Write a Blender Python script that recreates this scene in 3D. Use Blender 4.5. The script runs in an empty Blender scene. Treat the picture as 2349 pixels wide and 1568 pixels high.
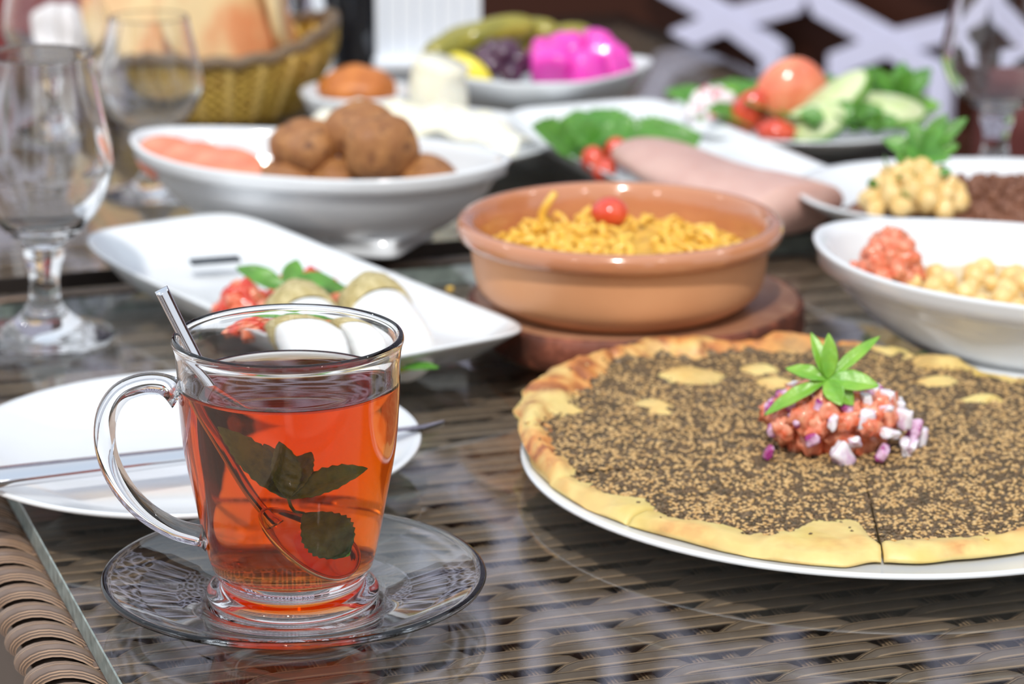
import bpy, bmesh, math, random
from mathutils import Vector, Matrix, noise
random.seed(7)
PI = math.pi
SC = bpy.context.scene
COL = SC.collection

# ------------------------------------------------------------------ camera
pit, rol = math.radians(16.1876), math.radians(.144)
F = Vector((0, math.cos(pit), -math.sin(pit))); R = Vector((1, 0, 0)); U = R.cross(F)
R2 = R*math.cos(rol)+U*math.sin(rol); U2 = -R*math.sin(rol)+U*math.cos(rol)
cd = bpy.data.cameras.new('camera'); cam = bpy.data.objects.new('camera', cd); COL.objects.link(cam)
M = Matrix((R2, U2, -F)).transposed().to_4x4(); M.translation = Vector((0, 0, .40)); cam.matrix_world = M
cd.lens = 99.73; cd.sensor_width = 36; cd.clip_start = .05; cd.clip_end = 60
cd.dof.use_dof = True; cd.dof.focus_distance = 1.045; cd.dof.aperture_fstop = 10.5
SC.camera = cam

# ------------------------------------------------------------------ light
w = bpy.data.worlds.new('sky'); SC.world = w; w.use_nodes = True
nt = w.node_tree; bg = nt.nodes['Background']
tc = nt.nodes.new('ShaderNodeTexCoord'); sp = nt.nodes.new('ShaderNodeSeparateXYZ'); rp = nt.nodes.new('ShaderNodeValToRGB')
nt.links.new(tc.outputs['Generated'], sp.inputs[0]); nt.links.new(sp.outputs['Z'], rp.inputs[0]); nt.links.new(rp.outputs[0], bg.inputs[0])
rp.color_ramp.elements[0].position = .0; rp.color_ramp.elements[0].color = (.92, .95, 1, 1)
rp.color_ramp.elements[1].position = 1.0; rp.color_ramp.elements[1].color = (.72, .84, 1, 1)
bg.inputs[1].default_value = 1.02
sd = bpy.data.lights.new('sun', 'SUN'); so = bpy.data.objects.new('sun', sd); COL.objects.link(so)
sd.energy = 2.5; sd.angle = math.radians(2.5); sd.color = (1, .965, .91)
so.rotation_euler = Vector((.06, .80, -1.0)).to_track_quat('-Z', 'Y').to_euler()
for lp in ((-1.1, -.3, 1.15), (.95, -.2, 1.25), (.05, -1.0, 1.3), (-1.5, 1.9, 1.5), (1.35, 1.5, 1.45)):   # small unseen lamps added around the table for the point highlights
    ld = bpy.data.lights.new('highlight_lamp', 'POINT'); lo_ = bpy.data.objects.new('highlight_lamp', ld); COL.objects.link(lo_)
    ld.energy = 5; ld.shadow_soft_size = .03; ld.color = (1, .97, .93); lo_.location = lp
SC.view_settings.view_transform = 'Standard'; SC.view_settings.look = 'None'
SC.view_settings.exposure = 0.0; SC.view_settings.gamma = 1
SC.view_settings.use_curve_mapping = False
cy = SC.cycles
cy.max_bounces = 20; cy.transmission_bounces = 18; cy.glossy_bounces = 8; cy.diffuse_bounces = 3
cy.transparent_max_bounces = 16; cy.sample_clamp_indirect = 6; cy.use_denoising = True
cy.caustics_refractive = True; cy.caustics_reflective = True; cy.blur_glossy = 0.1

# ------------------------------------------------------------------ materials
def mat(name, c, rough=.5, c2=None, nscale=60, lo=.35, hi=.65, bump=0, bscale=None, sss=0, coat=0, spec=.5, metal=0, detail=3, c3=None, n3=200, lo3=.55, hi3=.7, sheen=0):
    m = bpy.data.materials.new(name); m.use_nodes = True
    t = m.node_tree; b = t.nodes['Principled BSDF']
    b.inputs['Base Color'].default_value = (*c, 1); b.inputs['Roughness'].default_value = rough
    b.inputs['Metallic'].default_value = metal; b.inputs['Specular IOR Level'].default_value = spec
    b.inputs['Coat Weight'].default_value = coat; b.inputs['Coat Roughness'].default_value = .08
    if sss:
        b.inputs['Subsurface Weight'].default_value = sss; b.inputs['Subsurface Scale'].default_value = .004
        b.inputs['Subsurface Radius'].default_value = (1, .6, .4)
    co = t.nodes.new('ShaderNodeTexCoord')
    def ns(s, d=detail):
        n = t.nodes.new('ShaderNodeTexNoise'); n.inputs['Scale'].default_value = s; n.inputs['Detail'].default_value = d
        t.links.new(co.outputs['Object'], n.inputs['Vector']); return n
    last = None
    if c2:
        n = ns(nscale); r = t.nodes.new('ShaderNodeValToRGB')
        r.color_ramp.elements[0].position = lo; r.color_ramp.elements[0].color = (*c, 1)
        r.color_ramp.elements[1].position = hi; r.color_ramp.elements[1].color = (*c2, 1)
        t.links.new(n.outputs['Fac'], r.inputs[0]); last = r.outputs[0]
        if c3:
            n2 = ns(n3); r2 = t.nodes.new('ShaderNodeMapRange'); r2.inputs[1].default_value = lo3; r2.inputs[2].default_value = hi3
            t.links.new(n2.outputs['Fac'], r2.inputs[0])
            mx = t.nodes.new('ShaderNodeMix'); mx.data_type = 'RGBA'
            t.links.new(r2.outputs[0], mx.inputs[0]); t.links.new(last, mx.inputs[6]); mx.inputs[7].default_value = (*c3, 1)
            last = mx.outputs[2]
        t.links.new(last, b.inputs['Base Color'])
    if bump:
        n = ns(bscale or nscale*2); bn = t.nodes.new('ShaderNodeBump'); bn.inputs['Strength'].default_value = bump; bn.inputs['Distance'].default_value = .002
        t.links.new(n.outputs['Fac'], bn.inputs['Height']); t.links.new(bn.outputs[0], b.inputs['Normal'])
    return m

def glass(name, ior=1.47, tint=(1, 1, 1), rough=0):
    m = bpy.data.materials.new(name); m.use_nodes = True; t = m.node_tree
    b = t.nodes['Principled BSDF']; b.inputs['Base Color'].default_value = (*tint, 1)
    b.inputs['Roughness'].default_value = rough; b.inputs['Transmission Weight'].default_value = 1; b.inputs['IOR'].default_value = ior
    return m

def pane_material():
    m = bpy.data.materials.new('clear_table_glass'); m.use_nodes = True; t = m.node_tree; t.nodes.clear()
    o = t.nodes.new('ShaderNodeOutputMaterial'); mx = t.nodes.new('ShaderNodeMixShader'); fr = t.nodes.new('ShaderNodeFresnel')
    tr = t.nodes.new('ShaderNodeBsdfTransparent'); gl = t.nodes.new('ShaderNodeBsdfGlossy')
    tr.inputs[0].default_value = (.93, .955, .94, 1); gl.inputs['Roughness'].default_value = 0.0
    fr.inputs[0].default_value = 1.52
    geo = t.nodes.new('ShaderNodeNewGeometry'); fr2 = t.nodes.new('ShaderNodeFresnel'); fr2.inputs[0].default_value = 1.52
    # same reflectance on both faces of the pane: feed Fresnel the inverse ratio on back faces
    iv = t.nodes.new('ShaderNodeMath'); iv.operation = 'MULTIPLY_ADD'; iv.inputs[1].default_value = 1/1.52-1.52; iv.inputs[2].default_value = 1.52
    t.links.new(geo.outputs['Backfacing'], iv.inputs[0])
    fr.inputs[0].default_value = 1.52; t.links.new(iv.outputs[0], fr2.inputs[0])
    t.links.new(fr2.outputs[0], mx.inputs[0]); t.links.new(tr.outputs[0], mx.inputs[1]); t.links.new(gl.outputs[0], mx.inputs[2])
    t.links.new(mx.outputs[0], o.inputs[0]); return m

def tea_material():
    m = bpy.data.materials.new('black_tea'); m.use_nodes = True; t = m.node_tree; t.nodes.clear()
    o = t.nodes.new('ShaderNodeOutputMaterial'); g = t.nodes.new('ShaderNodeBsdfGlass'); g.inputs['IOR'].default_value = 1.33; g.inputs['Roughness'].default_value = 0
    v = t.nodes.new('ShaderNodeVolumeAbsorption'); v.inputs['Color'].default_value = (.950, .60, .0, 1); v.inputs['Density'].default_value = 100
    t.links.new(g.outputs[0], o.inputs['Surface']); t.links.new(v.outputs[0], o.inputs['Volume']); return m

def strand_material(name, axis='Y', tilt=0):
    """synthetic rattan: fine lengthwise ribs across the width of the strand"""
    m = bpy.data.materials.new(name); m.use_nodes = True; t = m.node_tree; b = t.nodes['Principled BSDF']
    at = t.nodes.new('ShaderNodeUVMap'); at.uv_map = 'strand'
    s = t.nodes.new('ShaderNodeSeparateXYZ'); t.links.new(at.outputs[0], s.inputs[0])
    r = t.nodes.new('ShaderNodeValToRGB'); e = r.color_ramp; e.interpolation = 'LINEAR'
    dk, md, lt, pu = (.060, .038, .026), (.21, .135, .090), (.50, .32, .20), (.19, .130, .098)
    stops = [(0, dk), (.05, lt), (.10, md), (.17, dk), (.22, lt), (.27, md), (.33, dk), (.38, lt), (.44, md), (.50, dk), (.54, pu), (.86, pu), (.91, lt), (.95, md), (1, dk)]
    e.elements[0].position = 0; e.elements[0].color = (*dk, 1); e.elements[1].position = 1; e.elements[1].color = (*dk, 1)
    for p, c in stops[1:-1]:
        q = e.elements.new(p); q.color = (*c, 1)
    t.links.new(s.outputs['Y'], r.inputs[0])
    n = t.nodes.new('ShaderNodeTexNoise'); n.inputs['Scale'].default_value = 90
    tco = t.nodes.new('ShaderNodeTexCoord'); t.links.new(tco.outputs['Object'], n.inputs['Vector'])
    mx = t.nodes.new('ShaderNodeMix'); mx.data_type = 'RGBA'; mx.blend_type = 'MULTIPLY'; mx.inputs[0].default_value = .5
    rr = t.nodes.new('ShaderNodeValToRGB'); rr.color_ramp.elements[0].position = .3; rr.color_ramp.elements[0].color = (.55, .5, .48, 1); rr.color_ramp.elements[1].position = .7
    t.links.new(n.outputs['Fac'], rr.inputs[0]); t.links.new(r.outputs[0], mx.inputs[6]); t.links.new(rr.outputs[0], mx.inputs[7])
    t.links.new(mx.outputs[2], b.inputs['Base Color'])
    bn = t.nodes.new('ShaderNodeBump'); bn.inputs['Strength'].default_value = .5; bn.inputs['Distance'].default_value = .0006
    bw = t.nodes.new('ShaderNodeRGBToBW'); t.links.new(r.outputs[0], bw.inputs[0]); t.links.new(bw.outputs[0], bn.inputs['Height']); t.links.new(bn.outputs[0], b.inputs['Normal'])
    b.inputs['Roughness'].default_value = .38; return m

MT = {}
MT['strand'] = strand_material('ribbed_rattan')
MT['under'] = mat('dark_underlay', (.095, .068, .052), .6)
MT['pane'] = pane_material()
MT['paneedge'] = mat('green_glass_edge', (.15, .185, .17), .38, c2=(.30, .35, .325), nscale=160, coat=.1)
MT['metal_dark'] = mat('dark_metal', (.05, .04, .035), .4, metal=.6)
MT['glass'] = glass('clear_glass', 1.47, (1, 1, 1))
MT['saucerglass'] = glass('saucer_glass', 1.47, (.975, .995, .985))
MT['tea'] = tea_material()
MT['steel'] = mat('stainless_steel', (.78, .78, .80), .12, metal=1)
MT['china'] = mat('white_porcelain', (.78, .80, .815), .14, coat=.5, spec=.5)
MT['print'] = mat('dark_glaze_print', (.03, .04, .05), .3)
MT['terra'] = mat('glazed_terracotta', (.50, .19, .085), .14, c2=(.56, .235, .11), nscale=14, coat=1.0)
MT['terra_out'] = mat('unglazed_terracotta', (.66, .31, .145), .42, c2=(.71, .35, .17), nscale=25, bump=.05, bscale=500)
MT['woodtop'] = mat('oiled_slice_wood', (.40, .20, .11), .38, c2=(.26, .11, .055), nscale=18, c3=(.42, .23, .13), n3=60)
MT['bark'] = mat('dark_red_bark', (.22, .055, .025), .6, c2=(.07, .022, .012), nscale=40, bump=.8, bscale=120, c3=(.34, .10, .05), n3=90)
MT['leaf'] = mat('fresh_green_leaf', (.06, .20, .025), .35, c2=(.11, .32, .04), nscale=90, bump=.2, bscale=300, sss=.15)
MT['leaf_light'] = mat('light_green_leaf', (.14, .38, .03), .35, c2=(.24, .48, .05), nscale=90, bump=.2, bscale=300, sss=.2)
MT['leaf_dark'] = mat('dark_mint_leaf', (.05, .11, .02), .4, c2=(.11, .19, .035), nscale=260, bump=.5, bscale=260)
MT['tomato'] = mat('diced_tomato', (.74, .135, .055), .18, c2=(.86, .36, .22), nscale=170, sss=.3, coat=.5, bump=.3, bscale=200)
MT['tomred'] = mat('red_tomato', (.62, .035, .015), .15, c2=(.74, .10, .04), nscale=70, sss=.2, coat=.6)
MT['tomorange'] = mat('pink_orange_tomato', (.80, .20, .10), .2, c2=(.88, .33, .18), nscale=60, sss=.3, coat=.5)
MT['onion'] = mat('red_onion_dice', (.74, .50, .66), .25, c2=(.36, .04, .22), nscale=150, lo=.42, hi=.56, sss=.3, coat=.3)
MT['onionw'] = mat('pale_onion_dice', (.85, .80, .84), .25, c2=(.66, .40, .58), nscale=170, lo=.5, hi=.7, sss=.3, coat=.3)
MT['seed'] = mat('toasted_sesame', (.50, .29, .10), .4, c2=(.66, .44, .19), nscale=400)
MT['herb'] = mat('dried_thyme_crumb', (.19, .115, .058), .7, c2=(.085, .062, .034), nscale=300)
MT['falafel'] = mat('fried_falafel', (.31, .125, .042), .55, c2=(.44, .20, .065), nscale=60, bump=.6, bscale=260, c3=(.14, .05, .018), n3=180)
MT['friedorange'] = mat('orange_fried_pastry', (.62, .20, .035), .4, c2=(.45, .13, .025), nscale=80, bump=.4, bscale=200)
MT['pasta'] = mat('yellow_gratin_bits', (.83, .46, .045), .3, c2=(.88, .58, .11), nscale=90, coat=.3, sss=.2)
MT['gratin'] = mat('baked_gratin', (.58, .30, .04), .4, c2=(.80, .48, .07), nscale=110, c3=(.20, .13, .03), n3=150, lo3=.62, hi3=.72, bump=.8, bscale=180)
MT['chick'] = mat('chickpea', (.78, .50, .17), .4, c2=(.85, .62, .28), nscale=120, sss=.2, coat=.2)
MT['hummus'] = mat('beige_hummus', (.78, .66, .42), .45, c2=(.70, .52, .26), nscale=70, bump=.5, bscale=120)
MT['mince'] = mat('minced_meat', (.17, .065, .035), .55, c2=(.26, .11, .06), nscale=260, bump=1, bscale=350)
MT['pink'] = mat('pink_cold_meat', (.62, .37, .31), .4, c2=(.68, .43, .36), nscale=50, sss=.2, coat=.2)
MT['cream'] = mat('cream_cheese_sheet', (.86, .81, .62), .4, c2=(.89, .86, .74), nscale=40, sss=.2)
MT['labneh'] = mat('white_cheese', (.88, .88, .86), .4, bump=.1, bscale=90, sss=.2)
MT['zaatar'] = mat('olive_spice_coat', (.48, .38, .16), .7, c2=(.62, .52, .27), nscale=240, bump=.9, bscale=400, c3=(.33, .27, .10), n3=300)
MT['cuc'] = mat('cucumber_flesh', (.62, .74, .33), .3, c2=(.76, .82, .50), nscale=60, sss=.2, coat=.3)
MT['cucskin'] = mat('cucumber_skin', (.14, .36, .04), .3, c2=(.22, .48, .07), nscale=80)
MT['radish'] = mat('white_radish_chunk', (.85, .80, .80), .3, c2=(.62, .10, .13), nscale=110, lo=.55, hi=.62, sss=.2)
MT['turnip'] = mat('magenta_turnip', (.80, .035, .45), .3, c2=(.86, .09, .54), nscale=70, sss=.3, coat=.4)
MT['olive'] = mat('dark_olive', (.045, .012, .035), .15, c2=(.09, .03, .06), nscale=80, coat=.6)
MT['pickle'] = mat('pickled_cucumber', (.20, .19, .02), .3, c2=(.36, .30, .03), nscale=80, coat=.4)
MT['lemon'] = mat('yellow_lemon', (.86, .72, .06), .35)
MT['pita'] = mat('toasted_pita', (.86, .66, .36), .6, c2=(.80, .36, .17), nscale=17, lo=.45, hi=.62, bump=.3, bscale=90)
MT['basket'] = mat('golden_wicker', (.60, .39, .065), .45, c2=(.44, .26, .04), nscale=120)
MT['basketlight'] = mat('pale_wicker_stake', (.80, .56, .17), .45)
MT['basketdark'] = mat('dark_wicker_rim', (.17, .11, .06), .5)
MT['panel'] = mat('dark_brown_panel', (.042, .0115, .005), .6, spec=.2)
MT['lattice'] = mat('pale_lavender_lacquer', (.66, .67, .86), .5)
MT['added_wall'] = mat('brown_added_wall', (.13, .07, .045), .7, c2=(.17, .10, .065), nscale=3)  # for the added, unseen wall behind the camera
MT['floor'] = mat('taupe_floor', (.36, .26, .20), .5, c2=(.40, .30, .23), nscale=2)
MT['redfab'] = mat('dark_red_fabric', (.23, .045, .045), .8, c2=(.30, .08, .08), nscale=12)
MT['darkred'] = mat('deep_red_fabric', (.085, .014, .012), .8, c2=(.12, .025, .02), nscale=12)
MT['paper'] = mat('white_paper', (.80, .84, .90), .6, c2=(.86, .88, .92), nscale=20)
MT['papergrey'] = mat('grey_ruled_print', (.55, .60, .70), .6)
MT['bottle'] = mat('black_bottle_glass', (.006, .007, .012), .08, coat=1)
MT['greenlabel'] = mat('green_label', (.18, .33, .03), .4)
MT['napkin'] = mat('white_cloth', (.80, .77, .77), .8)

# ------------------------------------------------------------------ bread material: colours follow the baked mask
def bread_material():
    m = bpy.data.materials.new('baked_dough'); m.use_nodes = True; t = m.node_tree; b = t.nodes['Principled BSDF']
    a = t.nodes.new('ShaderNodeVertexColor'); a.layer_name = 'bake'
    s = t.nodes.new('ShaderNodeSeparateColor'); t.links.new(a.outputs[0], s.inputs[0])
    co = t.nodes.new('ShaderNodeTexCoord')
    def ns(sc, d=4):
        n = t.nodes.new('ShaderNodeTexNoise'); n.inputs['Scale'].default_value = sc; n.inputs['Detail'].default_value = d
        t.links.new(co.outputs['Object'], n.inputs['Vector']); return n.outputs['Fac']
    def ramp(f, *st):
        r = t.nodes.new('ShaderNodeValToRGB'); e = r.color_ramp
        e.elements[0].position = st[0][0]; e.elements[0].color = (*st[0][1], 1); e.elements[1].position = st[-1][0]; e.elements[1].color = (*st[-1][1], 1)
        for p, c in st[1:-1]:
            e.elements.new(p).color = (*c, 1)
        t.links.new(f, r.inputs[0]); return r.outputs[0]
    def mix(f, x, y):
        k = t.nodes.new('ShaderNodeMix'); k.data_type = 'RGBA'; t.links.new(f, k.inputs[0]); t.links.new(x, k.inputs[6]); t.links.new(y, k.inputs[7]); return k.outputs[2]
    def math_(op, x, y):
        k = t.nodes.new('ShaderNodeMath'); k.operation = op
        for i, v in enumerate((x, y)):
            if isinstance(v, (int, float)): k.inputs[i].default_value = v
            else: t.links.new(v, k.inputs[i])
        return k.outputs[0]
    dough = ramp(ns(35), (.3, (.66, .50, .13)), (.5, (.76, .62, .24)), (.7, (.70, .50, .17)))
    toast = ramp(ns(90), (.32, (.74, .34, .09)), (.5, (.62, .23, .06)), (.66, (.34, .11, .04)))
    tf = math_('MULTIPLY', s.outputs['Green'], ramp(ns(45), (.36, (.15, .15, .15)), (.56, (1, 1, 1))))
    dough2 = mix(tf, dough, toast)
    herb = ramp(ns(420, 5), (.30, (.060, .044, .026)), (.45, (.13, .090, .050)), (.55, (.20, .13, .065)), (.68, (.33, .21, .10)))
    edge = math_('ADD', s.outputs['Red'], math_('MULTIPLY', math_('SUBTRACT', ns(160), .5), .9))
    ef = t.nodes.new('ShaderNodeMapRange'); ef.inputs[1].default_value = .42; ef.inputs[2].default_value = .58; t.links.new(edge, ef.inputs[0])
    t.links.new(mix(ef.outputs[0], dough2, herb), b.inputs['Base Color'])
    bn = t.nodes.new('ShaderNodeBump'); bn.inputs['Strength'].default_value = .9; bn.inputs['Distance'].default_value = .0012
    h = math_('MULTIPLY', ns(520, 4), ef.outputs[0]); t.links.new(math_('ADD', h, math_('MULTIPLY', ns(110), .3)), bn.inputs['Height']); t.links.new(bn.outputs[0], b.inputs['Normal'])
    b.inputs['Roughness'].default_value = .48
    return m
MT['bread'] = bread_material()

# ------------------------------------------------------------------ helpers
def obj(name, bm, m, parent=None, smooth=True, loc=None, rot=None):
    me = bpy.data.meshes.new(name); bmesh.ops.recalc_face_normals(bm, faces=bm.faces[:]) ; bm.to_mesh(me); bm.free()
    if smooth:
        for p in me.polygons: p.use_smooth = True
    for mm in (m if isinstance(m, (list, tuple)) else [m]): me.materials.append(mm)
    o = bpy.data.objects.new(name, me); COL.objects.link(o)
    if parent: o.parent = parent
    if loc: o.location = loc
    if rot: o.rotation_euler = rot
    return o

def tag(o, label, cat, group=None):
    o['label'] = label; o['category'] = cat
    if group: o['group'] = group
    return o

def thing(name, label, cat, loc=(0, 0, 0), rz=0, group=None, rot=None):
    o = bpy.data.objects.new(name, None); COL.objects.link(o); o.location = loc; o.rotation_euler = rot or (0, 0, rz)
    o.empty_display_size = .02
    return tag(o, label, cat, group)

def dup(root, loc=None, rot=None, label=None, scale=None, group=None):
    r = root.copy(); COL.objects.link(r)
    if loc: r.location = loc
    if rot is not None: r.rotation_euler = rot
    if scale: r.scale = scale
    if label: r['label'] = label
    if group: r['group'] = group
    for ch in list(root.children):
        c = ch.copy(); COL.objects.link(c); c.parent = r
        for g in list(ch.children):
            d = g.copy(); COL.objects.link(d); d.parent = c
    return r

def rings_bm(rings, cap0=True, cap1=True, bm=None, closed=True):
    bm = bm or bmesh.new(); vs = [[bm.verts.new(p) for p in r] for r in rings]; n = len(rings[0])
    for a, b in zip(vs, vs[1:]):
        for i in range(n if closed else n-1):
            j = (i+1) % n
            bm.faces.new((a[i], a[j], b[j], b[i]))
    if cap0: bm.faces.new(list(reversed(vs[0])))
    if cap1: bm.faces.new(vs[-1])
    return bm

def lathe(prof, n=64, bm=None, closed_profile=False):
    """prof: list of (r,z); r==0 ends become a pole"""
    bm = bm or bmesh.new(); cols = []
    for r, z in prof:
        if r < 1e-6: cols.append([bm.verts.new((0, 0, z))]*n)
        else: cols.append([bm.verts.new((r*math.cos(2*PI*i/n), r*math.sin(2*PI*i/n), z)) for i in range(n)])
    pr = list(zip(cols, cols[1:]))
    if closed_profile: pr.append((cols[-1], cols[0]))
    for a, b in pr:
        for i in range(n):
            j = (i+1) % n; q = []
            for v in (a[i], a[j], b[j], b[i]):
                if v not in q: q.append(v)
            if len(q) > 2: bm.faces.new(q)
    return bm

def spline(P, n):
    """Catmull-Rom through points (any dimension)"""
    P = [Vector(p) for p in P]; Q = [P[0]*2-P[1]]+P+[P[-1]*2-P[-2]]; out = []
    m = len(P)-1
    for k in range(n):
        u = k/(n-1)*m; i = min(int(u), m-1); t = u-i; a, b, c, d = Q[i:i+4]
        out.append(.5*((2*b)+(c-a)*t+(2*a-5*b+4*c-d)*t*t+(3*b-a-3*c+d)*t**3))
    return out

def tube(path, rad, n=12, flat=1.0, bm=None, cap=True, up=Vector((0, 0, 1))):
    path = [Vector(p) for p in path]; rings = []
    N = len(path)
    for i, p in enumerate(path):
        d = (path[min(i+1, N-1)]-path[max(i-1, 0)]).normalized()
        s = d.cross(up); s = s.normalized() if s.length > 1e-6 else Vector((1, 0, 0)); u = s.cross(d)
        r = rad(i/(N-1)) if callable(rad) else rad
        rings.append([p+s*(r*math.cos(2*PI*k/n))+u*(r*flat*math.sin(2*PI*k/n)) for k in range(n)])
    return rings_bm(rings, cap, cap, bm)

def box(x0, x1, y0, y1, z0, z1, bm=None, bev=0):
    b = bmesh.new(); vs = [b.verts.new(p) for p in ((x0, y0, z0), (x1, y0, z0), (x1, y1, z0), (x0, y1, z0), (x0, y0, z1), (x1, y0, z1), (x1, y1, z1), (x0, y1, z1))]
    for f in ((0, 3, 2, 1), (4, 5, 6, 7), (0, 1, 5, 4), (1, 2, 6, 5), (2, 3, 7, 6), (3, 0, 4, 7)): b.faces.new([vs[i] for i in f])
    if bev: bmesh.ops.bevel(b, geom=b.edges[:], offset=bev, segments=3, affect='EDGES', profile=.5)
    if bm:
        me = bpy.data.meshes.new('t'); b.to_mesh(me); b.free(); bm.from_mesh(me); bpy.data.meshes.remove(me); return bm
    return b

def blob(sx, sy, sz, amp=.1, fr=1.5, sub=3, seed=0, boxy=0, pw=.5):
    bm = bmesh.new(); bmesh.ops.create_icosphere(bm, subdivisions=sub, radius=1)
    for v in bm.verts:
        c = v.co.copy()
        if boxy:
            m = max(abs(c.x), abs(c.y), abs(c.z)); c = c.lerp(c/m*.8, boxy)
        c *= 1+amp*noise.noise(v.co*fr+Vector((seed*7.1, seed*3.3, seed)))
        v.co = Vector((c.x*sx, c.y*sy, c.z*sz))
    return bm

def sellipse(a, b, p, N=64, z=0, cx=0, cy=0):
    out = []
    for i in range(N):
        t = 2*PI*i/N; c, s = math.cos(t), math.sin(t)
        out.append(Vector((cx+a*math.copysign(abs(c)**(2/p), c), cy+b*math.copysign(abs(s)**(2/p), s), z)))
    return out

def leaf_bm(L, W, bend=.3, fold=.25, serr=0, nu=18, nv=6, twist=0, pt=1.0, th=.0004):
    """leaf along +x from the origin, folded along its midrib, serrated rim, real thickness"""
    bm = bmesh.new(); top = []; bot = []
    for i in range(nu+1):
        u = i/nu; wdt = W/2*(math.sin(PI*u**pt)**.8 if 0 < u < 1 else 0.02)
        a = bend*u; x = L*(math.sin(a)/bend if abs(bend) > 1e-3 else u); z = L*((1-math.cos(a))/bend if abs(bend) > 1e-3 else 0)*-1
        rt = []; rb = []
        for j in range(-nv, nv+1):
            v = j/nv; ww = wdt*(1+serr*(1 if (i % 2) else -1)*abs(v)**3)
            y = v*ww; zz = z+abs(v)*ww*fold+.06*W*math.sin(u*22+abs(v)*4)*(abs(v))*.35
            p = Vector((x, y, zz)); p = Matrix.Rotation(twist*u, 3, 'X') @ p
            rt.append(p); rb.append(p-Vector((0, 0, th)))
        top.append(rt); bot.append(rb)
    n = 2*nv+1
    rings = [t+list(reversed(b)) for t, b in zip(top, bot)]
    return rings_bm(rings, True, True, bm)

def orient(o, base, direction, normal):
    x = Vector(direction).normalized(); z = Vector(normal); z = (z-x*z.dot(x)).normalized(); y = z.cross(x)
    m = Matrix((x, y, z)).transposed().to_4x4(); m.translation = Vector(base); o.matrix_world = m; return o

# ------------------------------------------------------------------ setting
def struct(name, bm, m, **k):
    o = obj(name, bm, m, smooth=False, **k); o['kind'] = 'structure'; return o
struct('floor', box(-6, 6, -3, 9, -.80, -.75), MT['floor'])
for xa, xb in ((-4.5, -1.7), (-1.15, -.20), (.10, 1.1), (1.6, 4.5)): struct('wall_front_added', box(xa, xb, -2.7, -2.5, -.75, 1.35), MT['added_wall'])  # unseen wall sections added to darken reflections; gaps leave bright streaks
WA = -math.radians(42); WO = Vector((.4115, 3.0, 0))
struct('wall_back', box(-3.2, 3.2, .02, .10, -.75, 1.60), MT['panel'], loc=WO, rot=(0, 0, WA))

# lattice: crossing arms joined by uprights, six-sided openings
def motif_bm(flip=1, wd=.027, th=.012):
    bm = bmesh.new()
    for k, (sx, sz, pts) in enumerate([(sx, 1, ((0, 0), (.090, .030), (.109, .0655))) for sx in (-1, 1)]+[(sx, -1, ((0, 0), (.064, .029), (.064, .0855))) for sx in (-1, 1)]):
        pts = [Vector((p[0]*sx, p[1]*sz*flip)) for p in pts]; L = []; Rr = []
        for i, p in enumerate(pts):
            a = pts[max(i-1, 0)]; b = pts[min(i+1, 2)]
            d1 = (p-a).normalized() if i else (b-p).normalized(); d2 = (b-p).normalized() if i < 2 else d1
            n = Vector((-(d1+d2).y, (d1+d2).x)).normalized(); sc = 1/max(.5, n.dot(Vector((-d1.y, d1.x))))
            L.append(p+n*wd/2*sc); Rr.append(p-n*wd/2*sc)
        dy = k*.0004
        rings_bm([[Vector((l.x, -th/2-dy, l.y)), Vector((l.x, th/2, l.y)), Vector((r.x, th/2, r.y)), Vector((r.x, -th/2-dy, r.y))] for l, r in zip(L, Rr)], bm=bm)
    return bm
def lattice(name, label, x0, x1, z0, z1, rail):
    root = thing(name, label, 'screen', loc=WO, rz=WA)
    mm = []
    for fl in (1, -1):
        me = bpy.data.meshes.new('lattice_motif'); q = motif_bm(fl); bmesh.ops.recalc_face_normals(q, faces=q.faces[:]); q.to_mesh(q_ := me); q.free(); me.materials.append(MT['lattice']); mm.append(me)
    for i in range(math.ceil(x0/.218), math.floor(x1/.218)+1):
        for k in range(0, 14):
            z = -.1357+.302*(k//2)+.131*(k % 2)
            if not z0-.01 <= z <= z1: continue
            c = bpy.data.objects.new('lattice_motif', mm[k % 2]); COL.objects.link(c); c.parent = root; c.location = (i*.218, -.012, z)
    if rail:
        obj('bottom_rail', box(x0-.1, x1+.1, -.03, .0, -.75, -.2172, bev=.003), MT['panel'], root, smooth=False)
    return root
lattice('lattice_screen', 'pale lavender star lattice in front of the dark brown wall, behind the right wine glass', -.23, 1.5, -.1357, 1.46, True)
lattice('lattice_screen', 'pale lavender lattice high on the dark brown wall, mirrored in the near tabletop glass', -1.95, -.33, .18, 1.46, False)

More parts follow.
